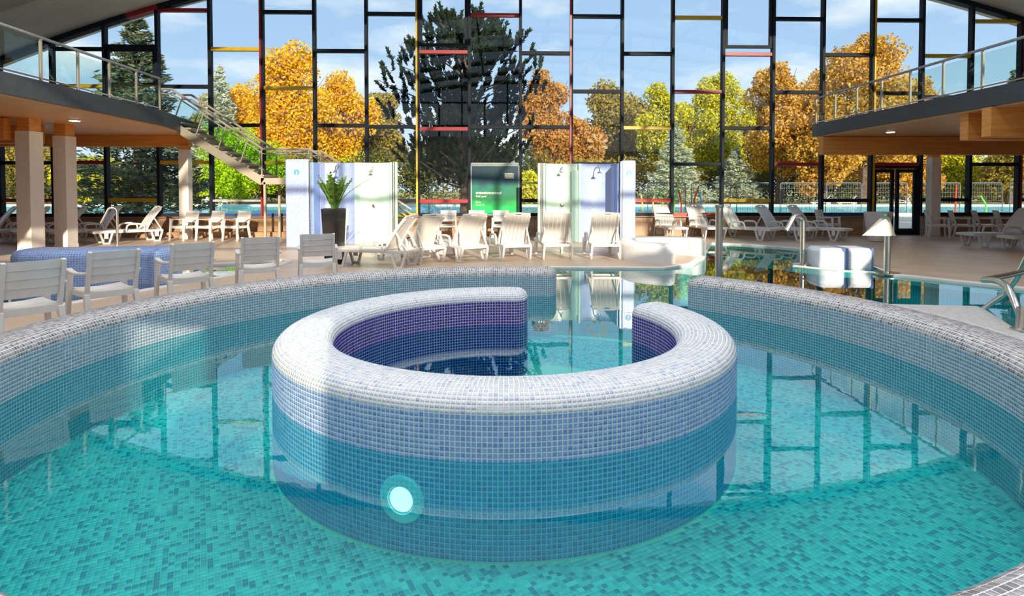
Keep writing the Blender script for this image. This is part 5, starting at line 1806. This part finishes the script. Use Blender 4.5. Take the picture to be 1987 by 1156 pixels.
# wire mesh fence panels
M['fence'] = mat('galvanised_wire', (0.13, 0.16, 0.18), 0.5, metal=0.3)
fp = None
labs = ['fence panel beside the red rail left of the sign', 'first fence panel right of the green sign', 'fence panel behind the green and red pipes', 'fence panel behind the bent blue pipe', 'fence panel behind the yellow rail', 'fence panel left of the door bay', 'fence panel right behind the blue sill', 'fence panel seen through the door', 'fence panel right of the door column', 'fence panel behind the shaded armchairs', 'last fence panel at the right picture edge']
for i, px in enumerate((870, 1035, 1290, 1375, 1460, 1545, 1630, 1715, 1815, 1900, 1985)):
    x = at(px, 390, 37).x
    if fp is None:
        fp = thing('fence_panel', 'x', 'fence')
        m = MB()
        m.tube([(-1.3, 0, 0), (-1.3, 0, 1.95), (-1.2, 0, 2.02), (1.2, 0, 2.02), (1.3, 0, 1.95), (1.3, 0, 0)], 0.03, 7).build('frame', M['fence'], fp, smooth=True)
        m = MB()
        for q in np.linspace(-1.2, 1.2, 15): m.bar((q, 0, .12), (q, 0, 2.0), 0.010, 0.010)
        for q in np.linspace(.15, 1.95, 8): m.bar((-1.28, 0, q), (1.28, 0, q), 0.012, 0.012)
        m.build('wire_mesh', M['fence'], fp, kind='stuff')
        for s in (-1, 1): MB().box((s * 1.3, 0, .06), (0.24, 0.5, 0.12)).build('foot_block', M['greyframe'], fp)
        o = fp
    else: o = copy_tree(fp)
    o.location = (x, 36.6, MATS_OUT + .17 - .17); o['label'] = 'galvanised wire ' + labs[i]; o['group'] = 'wire fence panels by the outdoor pool'
    o.scale.x = 0.90
    o.rotation_euler.z = R((-3, 4, 2, -5, 3, -2, 6, 0, -4, 3, 1)[i])

# bent coloured water pipes of the playground
pc_ = {'cream': mat('cream_pipe', (0.75, 0.62, 0.30), .4), 'green': mat('green_pipe', (0.15, 0.60, 0.08), .4), 'red': M['orange'], 'blue': mat('light_blue_pipe', (0.12, 0.36, 0.65), .4)}
pipes = [(1246, 404, 1241, 366, 'cream', 'cream'), (1267, 404, 1276, 362, 'cream', 'second cream'), (1285, 404, 1279, 366, 'green', 'green'), (1308, 404, 1317, 362, 'green', 'second green'), (1322, 404, 1317, 370, 'red', 'red'), (1347, 404, 1356, 361, 'red', 'second red'), (1361, 404, 1354, 366, 'blue', 'light blue'), (1048, 404, 1046, 362, 'blue', 'tall light blue'), (1816, 404, 1806, 356, 'green', 'tall green'), (1854, 404, 1856, 358, 'red', 'tall red'), (1913, 404, 1903, 380, 'green', 'short green')]
for x0, y0, x1, y1, c, nm in pipes:
    Y = 35.2
    a = at(x0, 404, Y); b = at(x1, y1, Y)
    o = thing('water_pipe', f'bent {nm} playground pipe standing by the outdoor pool', 'pipe', (a.x, Y, MATS_OUT), 0, 'coloured playground pipes')
    hz = b.z - MATS_OUT
    MB().tube([(0, 0, 0), (0, 0, hz * .55), ((b.x - a.x) * .35, 0, hz * .72), (b.x - a.x, 0, hz)], 0.05, 8).build('pipe', pc_[c], o, smooth=True)
    MB().lathe([(0.12, 0), (0.12, 0.03), (0.06, 0.05)], 10).build('flange', pc_[c], o)

# furniture on the outdoor paving
for px, lab, ang in ((1600, 'white lounger on the outdoor terrace behind the blue sill', 160), (1650, 'second white lounger on the outdoor terrace behind the blue sill', 165), (1755, 'white lounger on the terrace seen through the door', 155)):
    o = copy_tree(lng); p = at(px, 400, 57.6)
    o.location = (p.x, 57.6, MATS_OUT); o.rotation_euler = (0, 0, R(ang)); o['label'] = lab; o['group'] = 'loungers on the outdoor terrace'
for px, lab, ang in ((398, 'white garden chair beyond the outdoor pool beside the slim column', -60), (420, 'white garden chair beyond the outdoor pool behind the middle armchair', 200), (436, 'white garden chair beyond the outdoor pool left of the leaning trunk', 20)):
    o = copy_tree(chair); p = at(px, 400, 57.3)
    o.location = (p.x, 57.3, MATS_OUT); o.rotation_euler = (0, 0, R(ang)); o['label'] = lab; o['group'] = 'garden chairs beyond the outdoor pool'
bpy.context.view_layer.update()
